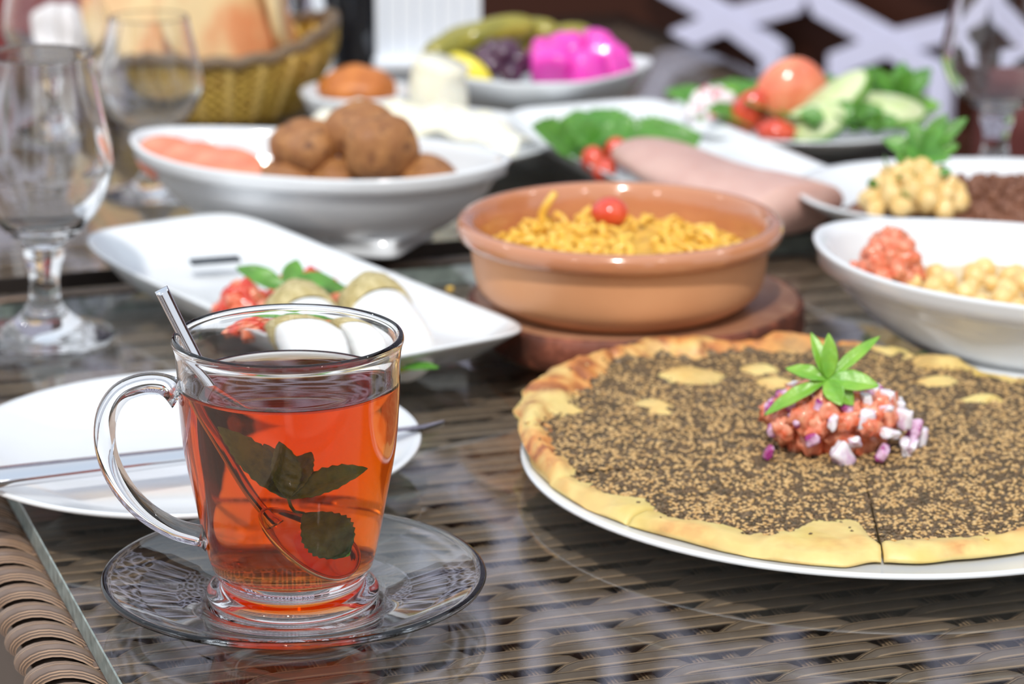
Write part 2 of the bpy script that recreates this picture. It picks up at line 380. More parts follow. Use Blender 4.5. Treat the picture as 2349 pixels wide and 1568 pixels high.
# ------------------------------------------------------------------ wicker tables
AZ = math.radians(19.513)
TN = .6975                        # table width across (n), and along (t)
PU, PV = .0378, .0085
def strand_bm(L, wdt, zf, thick=.0016, seg=None, lat=None, n=None):
    """ribbon along +x with convex top; UV y runs across"""
    bm = bmesh.new(); uv = bm.loops.layers.uv.new('strand'); N = n or 120; prof = []
    K = 8
    rows = []
    for i in range(N+1):
        x = L*i/N; z = zf(x); dy = lat(x) if lat else 0; r = []
        for k in range(K+1):
            v = k/K*2-1
            r.append(bm.verts.new((x, dy+v*wdt/2, z+thick*(1-v*v)-.0002)))
        rows.append(r)
    for a, b in zip(rows, rows[1:]):
        for k in range(K):
            f = bm.faces.new((a[k], b[k], b[k+1], a[k+1]))
            for l, kk in zip(f.loops, (k, k, k+1, k+1)): l[uv].uv = (0, 1-kk/K)
    return bm
def wrap_bm():
    """ribbon wrapped slantwise over the rolled table edge (edge runs along +y, outside is -x)"""
    bm = bmesh.new(); uv = bm.loops.layers.uv.new('strand'); rows = []; N = 16; K = 10
    for i in range(N+1):
        a = -.25+1.25*PI*i/N; r = .0108+.0012*math.sin(PI*i/N)
        x = r*math.cos(a)*1.15; z = r*math.sin(a); y = .046*(i/N)**1.3
        row = []
        for k in range(K+1):
            v = k/K*2-1; rr = 1+.22*(1-v*v)
            row.append(bm.verts.new((x*rr, y+v*.0098*(1-.15*math.sin(PI*i/N)), z*rr)))
        rows.append(row)
    for a, b in zip(rows, rows[1:]):
        for k in range(K):
            f = bm.faces.new((a[k], b[k], b[k+1], a[k+1]))
            for l, kk in zip(f.loops, (k, k, k+1, k+1)): l[uv].uv = (0, (kk/K*2) % 1 if kk < K else 1)
    return bm
weft = []; ZB = -.0168
for j in range(3):
    def zf(x, j=j):
        c = math.cos(2*PI*(x/PU-j)/3)          # -1..: dips under one stake in three
        return ZB+.0034*math.tanh(-5*c+3.9)+.0004
    def lat(x, j=j): return .0009*math.sin(2*PI*(x/PU-j)/3)
    b = strand_bm(TN, .0090, zf, lat=lat, n=150); me = bpy.data.meshes.new('wicker_strand'); b.to_mesh(me); b.free(); me.materials.append(MT['strand'])
    for p in me.polygons: p.use_smooth = True
    weft.append(me)
b = strand_bm(TN, .0072, lambda x: ZB+.0004+.0003*math.sin(x*2*PI/.0255), n=60); warp = bpy.data.meshes.new('wicker_stake'); b.to_mesh(warp); b.free(); warp.materials.append(MT['strand'])
for p in warp.polygons: p.use_smooth = True
b = wrap_bm(); wrapme = bpy.data.meshes.new('wicker_wrap'); b.to_mesh(wrapme); b.free(); wrapme.materials.append(MT['strand'])
for p in wrapme.polygons: p.use_smooth = True
def put(me, name, parent, loc, rz=0, sc=None):
    o = bpy.data.objects.new(name, me); COL.objects.link(o); o.parent = parent; o.location = loc; o.rotation_euler = (0, 0, rz)
    if sc: o.scale = sc
    return o
def table(n0, t0, label, phase, edge):
    c, s = math.cos(AZ), math.sin(AZ)
    root = thing('wicker_table', label, 'table', loc=(c*n0-s*t0, s*n0+c*t0, 0), rz=AZ)
    # local: x across 0..TN, y away 0..TN
    obj('underlay', box(0, TN, 0, TN, -.036, ZB-.0030), MT['under'], root, smooth=False)
    for j in range(int(TN/PV)):
        put(weft[(j+phase) % 3], 'wicker_strand', root, (0, PV*(j+.5), 0))
    k = 0; x = PU*.0+.0
    while x < TN:
        for d in (-.0062, .0062):
            if 0 < x+d < TN: put(warp, 'wicker_stake', root, (x+d, 0, 0), PI/2)
        x += PU
    bm = bmesh.new(); box(.0005, TN-.0005, .0005, TN-.0005, -.0098, 0, bm, bev=0)
    bmesh.ops.bevel(bm, geom=bm.edges[:], offset=.0005, segments=1, affect='EDGES')
    bm.normal_update()
    g = obj('glass_top', bm, [MT['pane'], edge], root, smooth=False)
    for p in g.data.polygons:
        if abs(p.normal.z) < .95: p.material_index = 1
    for side in range(4):
        ang = side*PI/2
        m = Matrix.Translation((TN/2, TN/2, 0)) @ Matrix.Rotation(ang, 4, 'Z') @ Matrix.Translation((-TN/2, -TN/2, 0))
        core = obj('edge_roll', tube([(-.008, -.01, -.0225), (-.008, TN*.5, -.0225), (-.008, TN+.01, -.0225)], .0098, 12), MT['under'], root); core.matrix_local = m
        if side in (0, 2):
            for q in range(34):
                o = put(wrapme, 'wicker_wrap', root, (0, 0, 0)); o.matrix_local = m @ Matrix.Translation((-.008, -.012+.0212*q, -.0225))
        ap = obj('apron', box(-.012, .0, -.010, TN+.010, -.13, -.02), MT['metal_dark'], root, smooth=False); ap.matrix_local = m
    for lx in (.02, TN-.05):
        for ly in (.02, TN-.05):
            obj('leg', box(lx, lx+.035, ly, ly+.035, -.75, -.034, bev=.003), MT['metal_dark'], root, smooth=False)
    return root
table(.1817, .757, 'near square brown wicker table with a glass top, carrying the tea mug and flatbread', 0, MT['paneedge'])
table(.1817, 1.508, 'far square brown wicker table with a glass top, beyond the dark gap', 1, MT['metal_dark'])  # far glass edge coloured dark to stand in for the gap's shade

# ------------------------------------------------------------------ tea mug, saucer, tea, spoon, mint
MX, MY = -.0831, 1.0107
ZS = .0052      # saucer well surface
sauc = obj('glass_saucer', lathe([(0, .0012), (.026, .0012), (.027, .0), (.030, .0), (.0315, .0016), (.045, .0052), (.060, .0090), (.0705, .0118), (.0727, .0128), (.0732, .0140), (.0726, .0150), (.0708, .0150), (.0690, .0139), (.058, .0112), (.045, .0082), (.036, .0060), (.034, .0046), (.0335, .0042), (0, .0042)], 128), MT['saucerglass'], loc=(MX+.0005, MY+.001, .0003))
tag(sauc, 'clear glass saucer under the tea mug', 'saucer')
mug = thing('glass_mug', 'clear glass handled mug of amber tea standing on the glass saucer', 'mug', (MX, MY, .0047))
zo = -.0047
outer = [(0, .0052+zo), (.024, .0052+zo), (.0262, .0047+zo), (.0310, .0050+zo), (.0326, .0070+zo), (.0327, .0092+zo), (.0312, .0112+zo), (.0280, .0122+zo), (.0268, .0130+zo), (.0275, .0146+zo), (.0297, .0174+zo), (.0325, .0269+zo), (.0363, .0467+zo), (.0398, .0662+zo), (.0413, .0866+zo), (.0417, .1000+zo), (.0424, .1050+zo), (.0431, .1072+zo), (.0428, .1090+zo), (.0418, .1097+zo), (.0408, .1090+zo), (.0400, .1072+zo)]
inner = [(.0393, .1000+zo), (.0390, .0866+zo), (.0375, .0662+zo), (.0340, .0467+zo), (.0303, .0269+zo), (.0285, .0215+zo), (.0255, .0188+zo), (.0200, .0180+zo), (0, .0178+zo)]
def refine(P, n): return [tuple(p) for p in spline([(a, b, 0) for a, b in P], n)]
prof = outer+inner
pr2 = []
for i, p in enumerate(prof): pr2.append(p)
def dens(P, k=3):
    S = spline([(a, b, 0) for a, b in P], (len(P)-1)*k+1); return [(max(0, s.x), s.y) for s in S]
obj('mug_body', lathe(dens(prof, 3), 160), MT['glass'], mug)
hp = [(-.1235+.004, .0885), (-.1275, .0912), (-.1345, .0922), (-.1420, .0893), (-.1470, .0820), (-.1484, .0712), (-.1466, .0600), (-.1420, .0505), (-.1345, .0427), (-.1255, .0370), (-.1185, .0345), (-.1150, .0342)]
hp = [(-.1225, .0890), (-.1290, .0925), (-.1370, .0925), (-.1450, .0888), (-.1500, .0808), (-.1512, .0705), (-.1490, .0600), (-.1440, .0505), (-.1365, .0422), (-.1270, .0362), (-.1190, .0336), (-.1140, .0328)]
path = spline([(x-MX, 1.002-MY, z-.0047) for x, z in hp], 60)
def hr(u): return .0041+.0022*max(0, 1-u/.09)**2+.0016*max(0, (u-.93)/.07)**2
hb = tube(path, hr, 20, flat=1.0, up=Vector((0, 1, 0)))
obj('handle', hb, MT['glass'], mug)
tea_in = [(r+.0004, z) for r, z in dens(inner[1:], 3)]
tp = [(0, .0908+zo)]+[(r, .0908+zo) for r in (.01, .02, .03, .036)]+[(.0383, .0911+zo), (.0391, .0918+zo), (.0396, .0919+zo), (.0397, .0905+zo)]
low = [(r, z) for r, z in tea_in if z < .088+zo]
bm = lathe(tp+low, 160)
tea = obj('tea', bm, MT['tea'], loc=(MX, MY, .0047)); tag(tea, 'amber black tea filling the glass mug', 'tea')

sp_ = thing('teaspoon', 'slim stainless teaspoon leaning in the glass of tea', 'spoon', (-.0915, 1.004, .049))
o3 = Vector((-.0915, 1.004, .049))
hpth = [Vector(p)-o3 for p in spline([(-.1298, 1.0125, .1262), (-.1235, 1.0110, .1130), (-.1150, 1.0090, .0960), (-.1040, 1.0065, .0738), (-.0955, 1.0045, .0560), (-.0900, 1.003, .0465), (-.0865, 1.002, .0420)], 40)]
def sr(u): return .0029-.0012*u if u < .8 else .0019+.0012*(u-.8)/.2
obj('spoon_handle', tube(hpth, sr, 14, flat=.40, up=Vector((.5, -1, .9))), MT['steel'], sp_)
# bowl: hollow ellipsoid shell
bm = bmesh.new(); A, B, D = .0205, .0128, .0058; ringsO = []; ringsI = []
for i in range(1, 13):
    t = i/12; rr = math.sin(t*PI/2); zz = -D*math.cos(t*PI/2)
    ringsO.append([Vector((A*rr*math.cos(a)*(1+.10*math.cos(a)*-1), B*rr*math.sin(a), zz)) for a in [2*PI*k/40 for k in range(40)]])
    ringsI.append([p*.965+Vector((0, 0, .0004)) for p in ringsO[-1]])
rings_bm(ringsO+list(reversed(ringsI)), True, True, bm)
bowl = obj('spoon_bowl', bm, MT['steel'], sp_)
orient(bowl, Vector((0, 0, 0)), (.0285, -.006, -.0250), (.62, -.50, .60)); bowl.location = Vector((-.0745, .998, .0335))-o3

def lf(name, L, W, base, d, nrm, m, parent=None, **k):
    o = obj(name, leaf_bm(L, W, **k), m); orient(o, base, d, nrm)
    if parent: 
        mw = o.matrix_world.copy(); o.parent = parent; o.matrix_local = Matrix.Translation(-parent.location) @ mw
    return o
mb = Vector((-.0822, .985, .0560))
mint = thing('mint_sprig', 'dark mint sprig with fanned leaves floating mid-glass in the tea', 'herb', mb)
for L, W, d, nr, kw in [(.0345, .0125, (-.0215, .002, .0290), (.45, -.8, .3), dict(bend=.3, fold=.3)), (.0215, .0105, (-.0012, -.001, .0225), (.35, -.93, 0), dict(bend=.35, fold=.5)),
                       (.0200, .0105, (.0060, .008, .0175), (-.3, -.9, .2), dict(bend=.4, fold=.4)), (.0300, .0110, (.0225, -.001, .0105), (-.3, -.75, .6), dict(bend=.35, fold=.45)),
                       (.0230, .0100, (-.0075, .009, .0205), (.2, -.9, .2), dict(bend=.3, fold=.3))]:
    lf('leaf', L, W, mb, d, nr, MT['leaf_dark'], mint, serr=.06, **kw)
st = obj('stem', tube([Vector((0, 0, .001)), Vector((.001, 0, -.003)), Vector((.002, .002, -.0055)), Vector((.0047, .0055, -.007))], .0006, 6), MT['leaf_dark'], mint)
ml = lf('mint_leaf', .0255, .0190, Vector((-.0775, .9905, .0490)), (.0145, .0005, -.0190), (.25, -.85, .50), MT['leaf_dark'], bend=-.5, fold=.16, serr=.05, nu=22)
tag(ml, 'broad dark mint leaf lying over the spoon bowl in the tea', 'herb')

# ------------------------------------------------------------------ round plates
def round_plate(R, h, foot=.55, w=.35):
    return lathe([(0, .002), (R*foot-.003, .002), (R*foot-.002, 0), (R*foot+.002, 0), (R*foot+.004, .0025), (R*.80, h*.45), (R*.97, h-.0028), (R, h-.0012), (R*1.001, h), (R*.992, h+.0006), (R*.965, h-.0006), (R*.80, h*.45+.0036), (R*.66, .0058), (0, .0052)], 128)
def plate(name, label, R, h, loc, **k):
    return tag(obj(name, round_plate(R, h, **k), MT['china'], loc=loc), label, 'plate')
plate('side_plate', 'round white side plate under the knife, left of the tea mug', .1009, .0160, (-.1402, 1.1716, .0003))
plate('bread_plate', 'wide round white plate under the thyme flatbread', .1505, .0115, (.1544, 1.1670, .0003))

# knife lying over the left side plate
ka, kb = Vector((-.262, 1.0765, .0235)), Vector((-.0285, 1.186, .0178))
kn = thing('table_knife', 'stainless table knife lying across the left white side plate', 'knife', ka)
kd = (kb-ka); kl = kd.length
Lh = kl*.70
def kring(x, wd, th, zc=0): return [Vector((x, wd*math.cos(a), zc+th*math.sin(a))) for a in [2*PI*i/16 for i in range(16)]]
hd = obj('handle', rings_bm([kring(-.01, .005, .002), kring(0, .0085, .0036), kring(Lh*.4, .0085, .0038), kring(Lh*.85, .0068, .0032), kring(Lh, .0048, .0026)]), MT['steel'], kn)
bl = rings_bm([[Vector((x, y0, 0)), Vector((x, y0, .0010)), Vector((x, (y0+y1)/2, .0013)), Vector((x, y1, .0002)), Vector((x, (y0+y1)/2, -.0013))] for x, y0, y1 in
     [(Lh-.004, -.003, .003), (Lh+.006, -.0060, .0036), (Lh+.025, -.0072, .0040), (Lh+.045, -.0062, .0040), (kl-.012, -.0035, .0040), (kl, .0020, .0036)]])
bd = obj('blade', bl, MT['steel'], kn, smooth=False)
ang = kd.to_track_quat('X', 'Z').to_euler(); kn.rotation_euler = ang

# ------------------------------------------------------------------ thyme flatbread
BC = Vector((.150, 1.170)); 
RO = [(166.1, .1533), (171.8, .1475), (-172.8, .1444), (-160.8, .1422), (-148.4, .1413), (-137.4, .1404), (-126.5, .1401), (-116.6, .1424), (-107.8, .1439), (-99, .1440), (-93.5, .1366), (-87.3, .1382), (-79.9, .1362), (-67.7, .1342), (-40, .137), (-10, .140), (20, .139), (45.8, .1285), (67, .1356), (81.5, .144), (88, .1435), (96.0, .162), (103, .1475), (113.2, .1544), (124.3, .1642), (130.6, .1589), (142, .1605), (156, .158), (160.8, .1535)]
RT = [(179.1, .1343), (-159.9, .1317), (-151.1, .129), (-142.4, .1199), (-133, .1261), (-122.6, .1214), (-112.9, .1253), (-110.1, .1174), (-106, .1010), (-97.5, .0965), (-92.6, .1227), (-84.1, .1196), (-63.4, .1198), (-30, .127), (10, .128), (47.3, .122), (72.2, .1325), (88.8, .137), (97.4, .1358), (104.3, .1391), (114.4, .1379), (123.8, .1485), (133.3, .1485), (146.5, .137), (161, .1267), (166.4, .1312)]
def interp(T):
    T = sorted(T); T = [(T[-1][0]-360, T[-1][1])]+T+[(T[0][0]+360, T[0][1])]
    def f(a):
        a = (a+180) % 360-180
        for (p, q), (r, s) in zip(T, T[1:]):
            if p <= a <= r:
                u = (a-p)/(r-p); u = u*u*(3-2*u); return q+(s-q)*u
        return T[0][1]
    return f
fO, fT = interp(RO), interp(RT)
SPOT = [(.0845, 1.2667, .0155, .0125), (.1224, 1.2579, .0100, .0085), (.0642, 1.2237, .0090, .0060), (.2039, 1.2905, .014, .010), (.1978, 1.2621, .010, .007), (.0868, 1.2985, .008, .006), (.1164, 1.278, .009, .007), (.215, 1.235, .010, .006), (.066, 1.212, .006, .004)]
def bread_pt(a, u):
    """a degrees, u 0..1 radial -> (x, y, z, top mask, toast)"""
    ro, rt = fO(a), fT(a); ra = math.radians(a)
    r = u*ro; x, y = BC.x+r*math.cos(ra), BC.y+r*math.sin(ra)
    q = Vector((x*60, y*60, 0)); n1 = noise.noise(q); n2 = noise.noise(q*3.3)
    z = .0145+.0010*n1+.0004*n2
    rt += .006*n2+.004*n1; m = 1.0 if r < rt-.001 else max(0, 1-(r-rt+.001)/.004)
    crust = max(0, min(1, (r-rt)/max(.004, (ro-rt)))) if r > rt else 0
    back = max(0, math.sin(math.radians(a-60))) if 60 < a < 200 else 0
    z += (.0022+.0045*back)*math.sin(PI*min(1, crust*.95+.0)) if crust > 0 else 0
    z += back*.0045*(r/ro)**4
    if crust > 0:
        z += .0012*n1
    if u > .985: z -= .0018
    if a > -118 and a < -90 and r > .09:
        z += .0035*math.exp(-((a+103)/9)**2)*min(1, (r-.09)/.02)*(1 if r < .138 else .6)
    toast = max(0, back*(r/ro)**3)*1.2+.22*(crust > 0)+1.0*max(0, n1)*(crust > 0)
    for sx, sy, sa, sb in SPOT:
        d = math.sqrt(((x-sx)/sa)**2+((y-sy)/sb)**2)+.25*n2
        if d < 1.25:
            m = min(m, max(0, (d-.85)/.3)); z += .0030*max(0, 1-d*d); toast = max(toast, .35 if d > .6 else .1)
    return x, y, z, m, min(1, toast)
fb = thing('thyme_flatbread', 'round za\'atar flatbread cut in slices, on the wide white plate', 'flatbread', (BC.x, BC.y, .010))
seedm = bmesh.new(); bmesh.ops.create_icosphere(seedm, subdivisions=1, radius=1)
SV = [v.co.copy() for v in seedm.verts]; SF = [[v.index for v in f.verts] for f in seedm.faces]; seedm.free()
octa = ([Vector(p) for p in ((1, 0, 0), (-1, 0, 0), (0, 1, 0), (0, -1, 0), (0, 0, 1), (0, 0, -1))], [(0, 2, 4), (2, 1, 4), (1, 3, 4), (3, 0, 4), (2, 0, 5), (1, 2, 5), (3, 1, 5), (0, 3, 5)])
A0 = -92.5
for s in range(8):
    a0, a1 = A0+45*s+.22, A0+45*(s+1)-.22; NA, NR = 56, 64
    bm = bmesh.new(); cl = bm.verts.layers.float_color.new('bake'); grid = []
    for i in range(NA+1):
        a = a0+(a1-a0)*i/NA; row = []
        for j in range(NR+1):
            u = .012+.988*j/NR; x, y, z, m, t = bread_pt(a, u)
            if i in (0, NA): z -= .0007
            v = bm.verts.new((x-BC.x, y-BC.y, z-.010)); v[cl] = (m, t, 0, 1); row.append(v)
        # rim rolls down to the plate
        a_ = math.radians(a); ro = fO(a)
        for k, (dr, zz) in enumerate(((.0006, .0032), (-.0006, .0012), (-.004, .0003))):
            hgt = row[NR].co.z; zb = hgt*(.55 if k == 0 else .2 if k == 1 else 0)+(.0035*(max(0, math.sin(math.radians(a-70))) if 70 < a < 190 else 0) if k < 3 else 0)
            v = bm.verts.new(((ro+dr)*math.cos(a_), (ro+dr)*math.sin(a_), zb+.0006)); v[cl] = (0, .25+.3*noise.noise(Vector((a*.15, 0, 0))), 0, 1); row.append(v)
        v = bm.verts.new((.003*math.cos(a_), .003*math.sin(a_), .0006)); v[cl] = (0, 0, 0, 1); row.append(v)
        grid.append(row)
    for r0, r1 in zip(grid, grid[1:]):
        for j in range(len(r0)-1): bm.faces.new((r0[j], r0[j+1], r1[j+1], r1[j]))
        bm.faces.new((r0[-1], r0[0], r1[0], r1[-1]))
    bm.faces.new(grid[0]); bm.faces.new(list(reversed(grid[-1])))
    sl = obj('bread_slice', bm, MT['bread'], fb)
    for nm, cnt, mt_ in (('sesame_seeds', 900, MT['seed']), ('thyme_crumbs', 2200, MT['herb'])):
        vs, fs = [], []
        vis = 1.0 if math.sin(math.radians((a0+a1)/2)) < .5 else .55
        n = 0
        for _ in range(int(cnt*vis)*2):
            if n >= cnt*vis: break
            a = random.uniform(a0+.3, a1-.3); u = math.sqrt(random.random())*.985; x, y, z, m, t = bread_pt(a, u)
            if random.random() > m*.99+.006*(u > .5): continue
            dens_ = noise.noise(Vector((x*90, y*90, 3)))
            if nm[0] == 's' and dens_ < -.28 and random.random() < .8: continue
            n += 1
            if nm[0] == 's': sc = Vector((random.uniform(.0011, .0017), random.uniform(.0007, .00105), .00055)); V, Fc = octa if u*0 else (SV, SF)
            else: sc = Vector((random.uniform(.0005, .0016), random.uniform(.0004, .0010), random.uniform(.0003, .0008))); V, Fc = octa
            rm = Matrix.Rotation(random.uniform(0, 2*PI), 3, 'Z') @ Matrix.Rotation(random.uniform(-.5, .5), 3, 'X') @ Matrix.Rotation(random.uniform(-.5, .5), 3, 'Y')
            o0 = len(vs); c = Vector((x-BC.x, y-BC.y, z-.010+.0002))
            for v in V: vs.append(c+rm @ Vector((v.x*sc.x, v.y*sc.y, v.z*sc.z)))
            for f in Fc: fs.append([o0+i for i in f])
        me = bpy.data.meshes.new(nm); me.from_pydata(vs, [], fs); me.materials.append(mt_)
        for p in me.polygons: p.use_smooth = True
        q = bpy.data.objects.new(nm, me); COL.objects.link(q); q.parent = sl; q['kind'] = 'stuff'

# ------------------------------------------------------------------ diced pieces
def proto(name, bm, m):
    me = bpy.data.meshes.new(name); bm.to_mesh(me); bm.free()
    for p in me.polygons: p.use_smooth = True
    me.materials.append(m); return me
def inst(me, name, label, cat, group, loc, rot=None, sc=1):
    o = bpy.data.objects.new(name, me); COL.objects.link(o); o.location = loc
    o.rotation_euler = rot if rot is not None else (random.uniform(0, 6.3), random.uniform(0, 6.3), random.uniform(0, 6.3))
    o.scale = (sc, sc, sc) if isinstance(sc, (int, float)) else sc
    return tag(o, label, cat, group)
tomc = [proto('tomato_dice', blob(.0070, .0060, .0052, .55, 2.6, 3, k, boxy=.5), MT['tomato']) for k in range(4)]
onic = [proto('onion_dice', blob(.0046, .0036, .0022, .25, 1.5, 3, k, boxy=.85), MT['onion'] if k % 2 else MT['onionw']) for k in range(4)]
def salsa_h(x, y):
    dx, dy = (x-.1400)/.0350, (y-1.1660)/.0230; return .0180+.0240*max(0, 1-dx*dx-dy*dy)**.6
g1, g2 = 'tomato dice heaped on the flatbread', 'red onion dice on the flatbread heap'
for i in range(34):
    a = 2.399*i; r = math.sqrt((i+.5)/34)*.84; x, y = .1385+.0330*r*math.cos(a), 1.1650+.0215*r*math.sin(a)
    inst(random.choice(tomc), 'tomato_dice', 'juicy coral tomato dice in the heap on the flatbread', 'tomato', g1, (x, y, salsa_h(x, y)-.003), sc=random.uniform(.8, 1.15))
# the inside of the heap, so nothing hangs in the air
for i in range(8):
    a = i*.8; inst(tomc[i % 4], 'tomato_dice', 'juicy coral tomato dice in the heap on the flatbread', 'tomato', g1, (.1385+.016*math.cos(a), 1.166+.010*math.sin(a), .0215), sc=1.3)
for i in range(44):
    a = 2.399*i+1; r = math.sqrt((i+.5)/44)*1.02; x, y = .1440+.0345*r*math.cos(a), 1.1650+.0235*r*math.sin(a)
    inst(random.choice(onic), 'onion_dice', 'purple and white onion dice in the heap on the flatbread', 'onion', g2, (x, y, salsa_h(x, y)+.0012), sc=random.uniform(.75, 1.25))
for k, (x, y, s) in enumerate([(.1765, 1.1700, 1.2), (.1725, 1.1635, 1.0), (.1690, 1.1550, 1.1), (.1095, 1.1480, .8), (.1405, 1.1440, 1.5), (.1640, 1.178, 1.1)]):
    inst(onic[k % 4], 'onion_dice', 'purple and white onion dice fallen at the foot of the flatbread heap', 'onion', 'onion dice fallen beside the heap', (x, y, .0180), sc=s)
tb = Vector((.1345, 1.1560, .0470))
hs = thing('mint_garnish', 'bright green mint tip crowning the tomato heap on the flatbread', 'herb', tb)
for L, W, d, nr in [(.031, .0075, (-.030, -.006, -.012), (0, -.5, .9)), (.019, .0080, (-.019, .006, .006), (.2, -.6, .8)), (.022, .0062, (-.006, .008, .020), (.3, -.9, .1)), (.020, .0075, (.001, .002, .020), (.2, -1, 0)),
                    (.031, .0058, (.024, .010, .020), (-.4, -.8, .4)), (.022, .0100, (.020, -.006, .001), (0, -.7, .75)), (.0155, .0100, (.011, -.008, -.008), (.1, -.8, .6)), (.014, .009, (.004, -.010, -.006), (-.2, -.8, .5))]:
    lf('leaf', L, W, tb+Vector((0, 0, .001)), d, nr, MT['leaf_light'], hs, bend=.3, fold=.3, pt=.9)

# ------------------------------------------------------------------ terracotta pot on its board
BD = Vector((.0624, 1.400)); N = 72; ring = []
for i in range(N):
    a = 2*PI*i/N; r = .0850*(1+.035*noise.noise(Vector((math.cos(a)*1.7, math.sin(a)*1.7, 4)))+.012*noise.noise(Vector((math.cos(a)*7, math.sin(a)*7, 1))))
    da = (a-math.radians(238)+PI) % (2*PI)-PI; r += .006*math.exp(-(da/.35)**2)
    ring.append((r*math.cos(a), r*math.sin(a)))
def sc_(s, z, j=0): return [Vector((x*s, y*s, z)) for x, y in ring]
brd = thing('wood_slice_board', 'round bark-edged wooden board under the terracotta dish', 'board', (BD.x, BD.y, .0003))
obj('wood_slab', rings_bm([sc_(.965, .0), sc_(.972, .0008), sc_(.972, .0176), sc_(.960, .0184)]), MT['woodtop'], brd)
obj('bark_rim', rings_bm([sc_(.97, .0004), sc_(1.0, .002), sc_(1.012, .007), sc_(1.008, .012), sc_(1.0, .0166), sc_(.985, .0183), sc_(.968, .0180)], False, False), MT['bark'], brd)
PC = Vector((.0540, 1.3850))
pot = thing('terracotta_dish', 'round glazed terracotta casserole dish on the wooden board', 'dish', (PC.x, PC.y, .0190))
zt = .0190
pp = [(0, .0010), (.048, .0010), (.055, .0), (.060, .0012), (.0690, .0070), (.0728, .0140), (.0745, .0260), (.0752, .0335), (.0760, .0345)]
ro_ = [(.0752, .0340), (.0795, .0345), (.0815, .0365), (.0822, .0395), (.0815, .0425), (.0795, .0443), (.0765, .0445), (.0738, .0425), (.0722, .0385)]
pi_ = [(.0712, .034), (.0705, .024), (.0690, .012), (.0640, .006), (0, .0045)]
obj('outer_wall', lathe(dens(pp, 3), 128), MT['terra_out'], pot)
obj('glazed_rim', lathe(dens(ro_, 3)+dens(pi_, 2), 128), MT['terra'], pot)
# gratin surface
def gz(x, y):
    return .0485+.0040*noise.noise(Vector((x*60, y*60, 2)))+.0022*noise.noise(Vector((x*170, y*170, 5)))-.0035*max(0, (math.hypot(x, y)/.068)**6)
bm = bmesh.new(); rows = []
for i in range(1, 33):
    r = .0708*i/32; rows.append([Vector((r*math.cos(2*PI*k/96), r*math.sin(2*PI*k/96), gz(r*math.cos(2*PI*k/96), r*math.sin(2*PI*k/96))-zt)) for k in range(96)])
rows.append([Vector((p.x, p.y, .022-zt+.01)) for p in rows[-1]])
gr = obj('baked_filling', rings_bm(rows, True, True), MT['gratin'], loc=(PC.x, PC.y, zt)); tag(gr, 'golden baked filling inside the terracotta dish', 'food')
pst = [proto('gratin_strip', tube(spline([(-.006, 0, 0), (-.002, .001, .0012), (.003, -.001, .001), (.007, 0, -.001)], 8), .0021, 7, flat=.7), MT['pasta']),
       proto('gratin_strip', blob(.0034, .0028, .0022, .3, 2, 2, 3, boxy=.4), MT['pasta']), proto('gratin_strip', tube(spline([(-.004, 0, 0), (0, .0012, .0008), (.004, 0, 0)], 6), .0018, 7), MT['pasta'])]
for i in range(290):
    a = 2.399*i; r = .066*math.sqrt((i+.5)/290); x, y = r*math.cos(a), r*math.sin(a); x += random.uniform(-.002, .002)
    if noise.noise(Vector((x*45, y*45, 9))) < -.30: continue
    inst(random.choice(pst), 'gratin_strip', 'golden shred on the filling of the terracotta dish', 'food', 'golden shreds on the baked filling', (PC.x+x, PC.y+y, gz(x, y)+.0010), rot=(random.uniform(-.6, .6), random.uniform(-.9, .4), random.uniform(0, 6.3)), sc=random.uniform(.6, 1.1))
inst(pst[0], 'gratin_strip', 'tall golden shred standing up at the left of the terracotta dish', 'food', None, (.0180, 1.4270, .0570), rot=(0, -1.25, .3), sc=1.3)
ct = obj('cherry_tomato', blob(.0098, .0098, .0080, .05, 1, 3, 2), MT['tomred'], loc=(.0500, 1.4190, .0575)); tag(ct, 'cherry tomato on the filling in the terracotta dish', 'tomato')

# ------------------------------------------------------------------ boat bowls
def boat_rings(A, B, H, foot=(.061, .036), tip=.005, N=96, t=.0042):
    def outline(s, z, lift, pw=1.0, e=0):
        out = []
        for i in range(N):
            a = 2*PI*i/N; c, sn = math.cos(a), math.sin(a)
            x = (A*s-e)*math.copysign(abs(c)**.92, c); y = (B*s-e)*math.copysign(abs(sn)**1.12, sn)
            out.append(Vector((x, y, z+lift*abs(c)**3)))
        return out
    fo = [Vector((p.x, p.y, 0)) for p in sellipse(foot[0], foot[1], 9, N)]
    fo1 = [Vector((p.x*.985, p.y*.97, .0085)) for p in fo]
    R_ = [[Vector((p.x*.9, p.y*.85, .0015)) for p in fo], [Vector((p.x*.93, p.y*.9, 0)) for p in fo], fo, [Vector((p.x*1.0, p.y*1.0, .001)) for p in fo], fo1]
    for s, z, l in ((.66, .0100, .001), (.77, .018, .002), (.87, .029, .003), (.935, .0385, .004), (.955, .0400, .004), (.985, .0408, .0045), (.985, H-.004, tip), (1.0, H-.0012, tip), (1.0, H+.0004, tip), (.985, H+.0012, tip)):
        R_.append(outline(s, z*1.0, l))
    for s, z, l in ((.955, H-.0004, tip*.95), (.93, H-.005, tip*.85), (.89, .031, .003), (.77, .0215, .002), (.60, .0150, .001), (.35, .0125, 0), (.1, .012, 0)):
        R_.append(outline(s, z, l))
    return R_
def boat(label, loc, rz, A=.114, B=.066, H=.047):
    return tag(obj('boat_bowl', rings_bm(boat_rings(A, B, H)), MT['china'], loc=loc, rot=(0, 0, rz)), label, 'bowl')
boat('white boat-shaped bowl holding falafel and tomato slices', (-.1120, 1.5950, .0003), -math.radians(19), A=.116, B=.063, H=.048)
boat('white boat-shaped bowl of chickpea dip, right of the terracotta dish', (.2700, 1.3350, .0003), math.radians(-28), A=.1300, B=.080, H=.050)
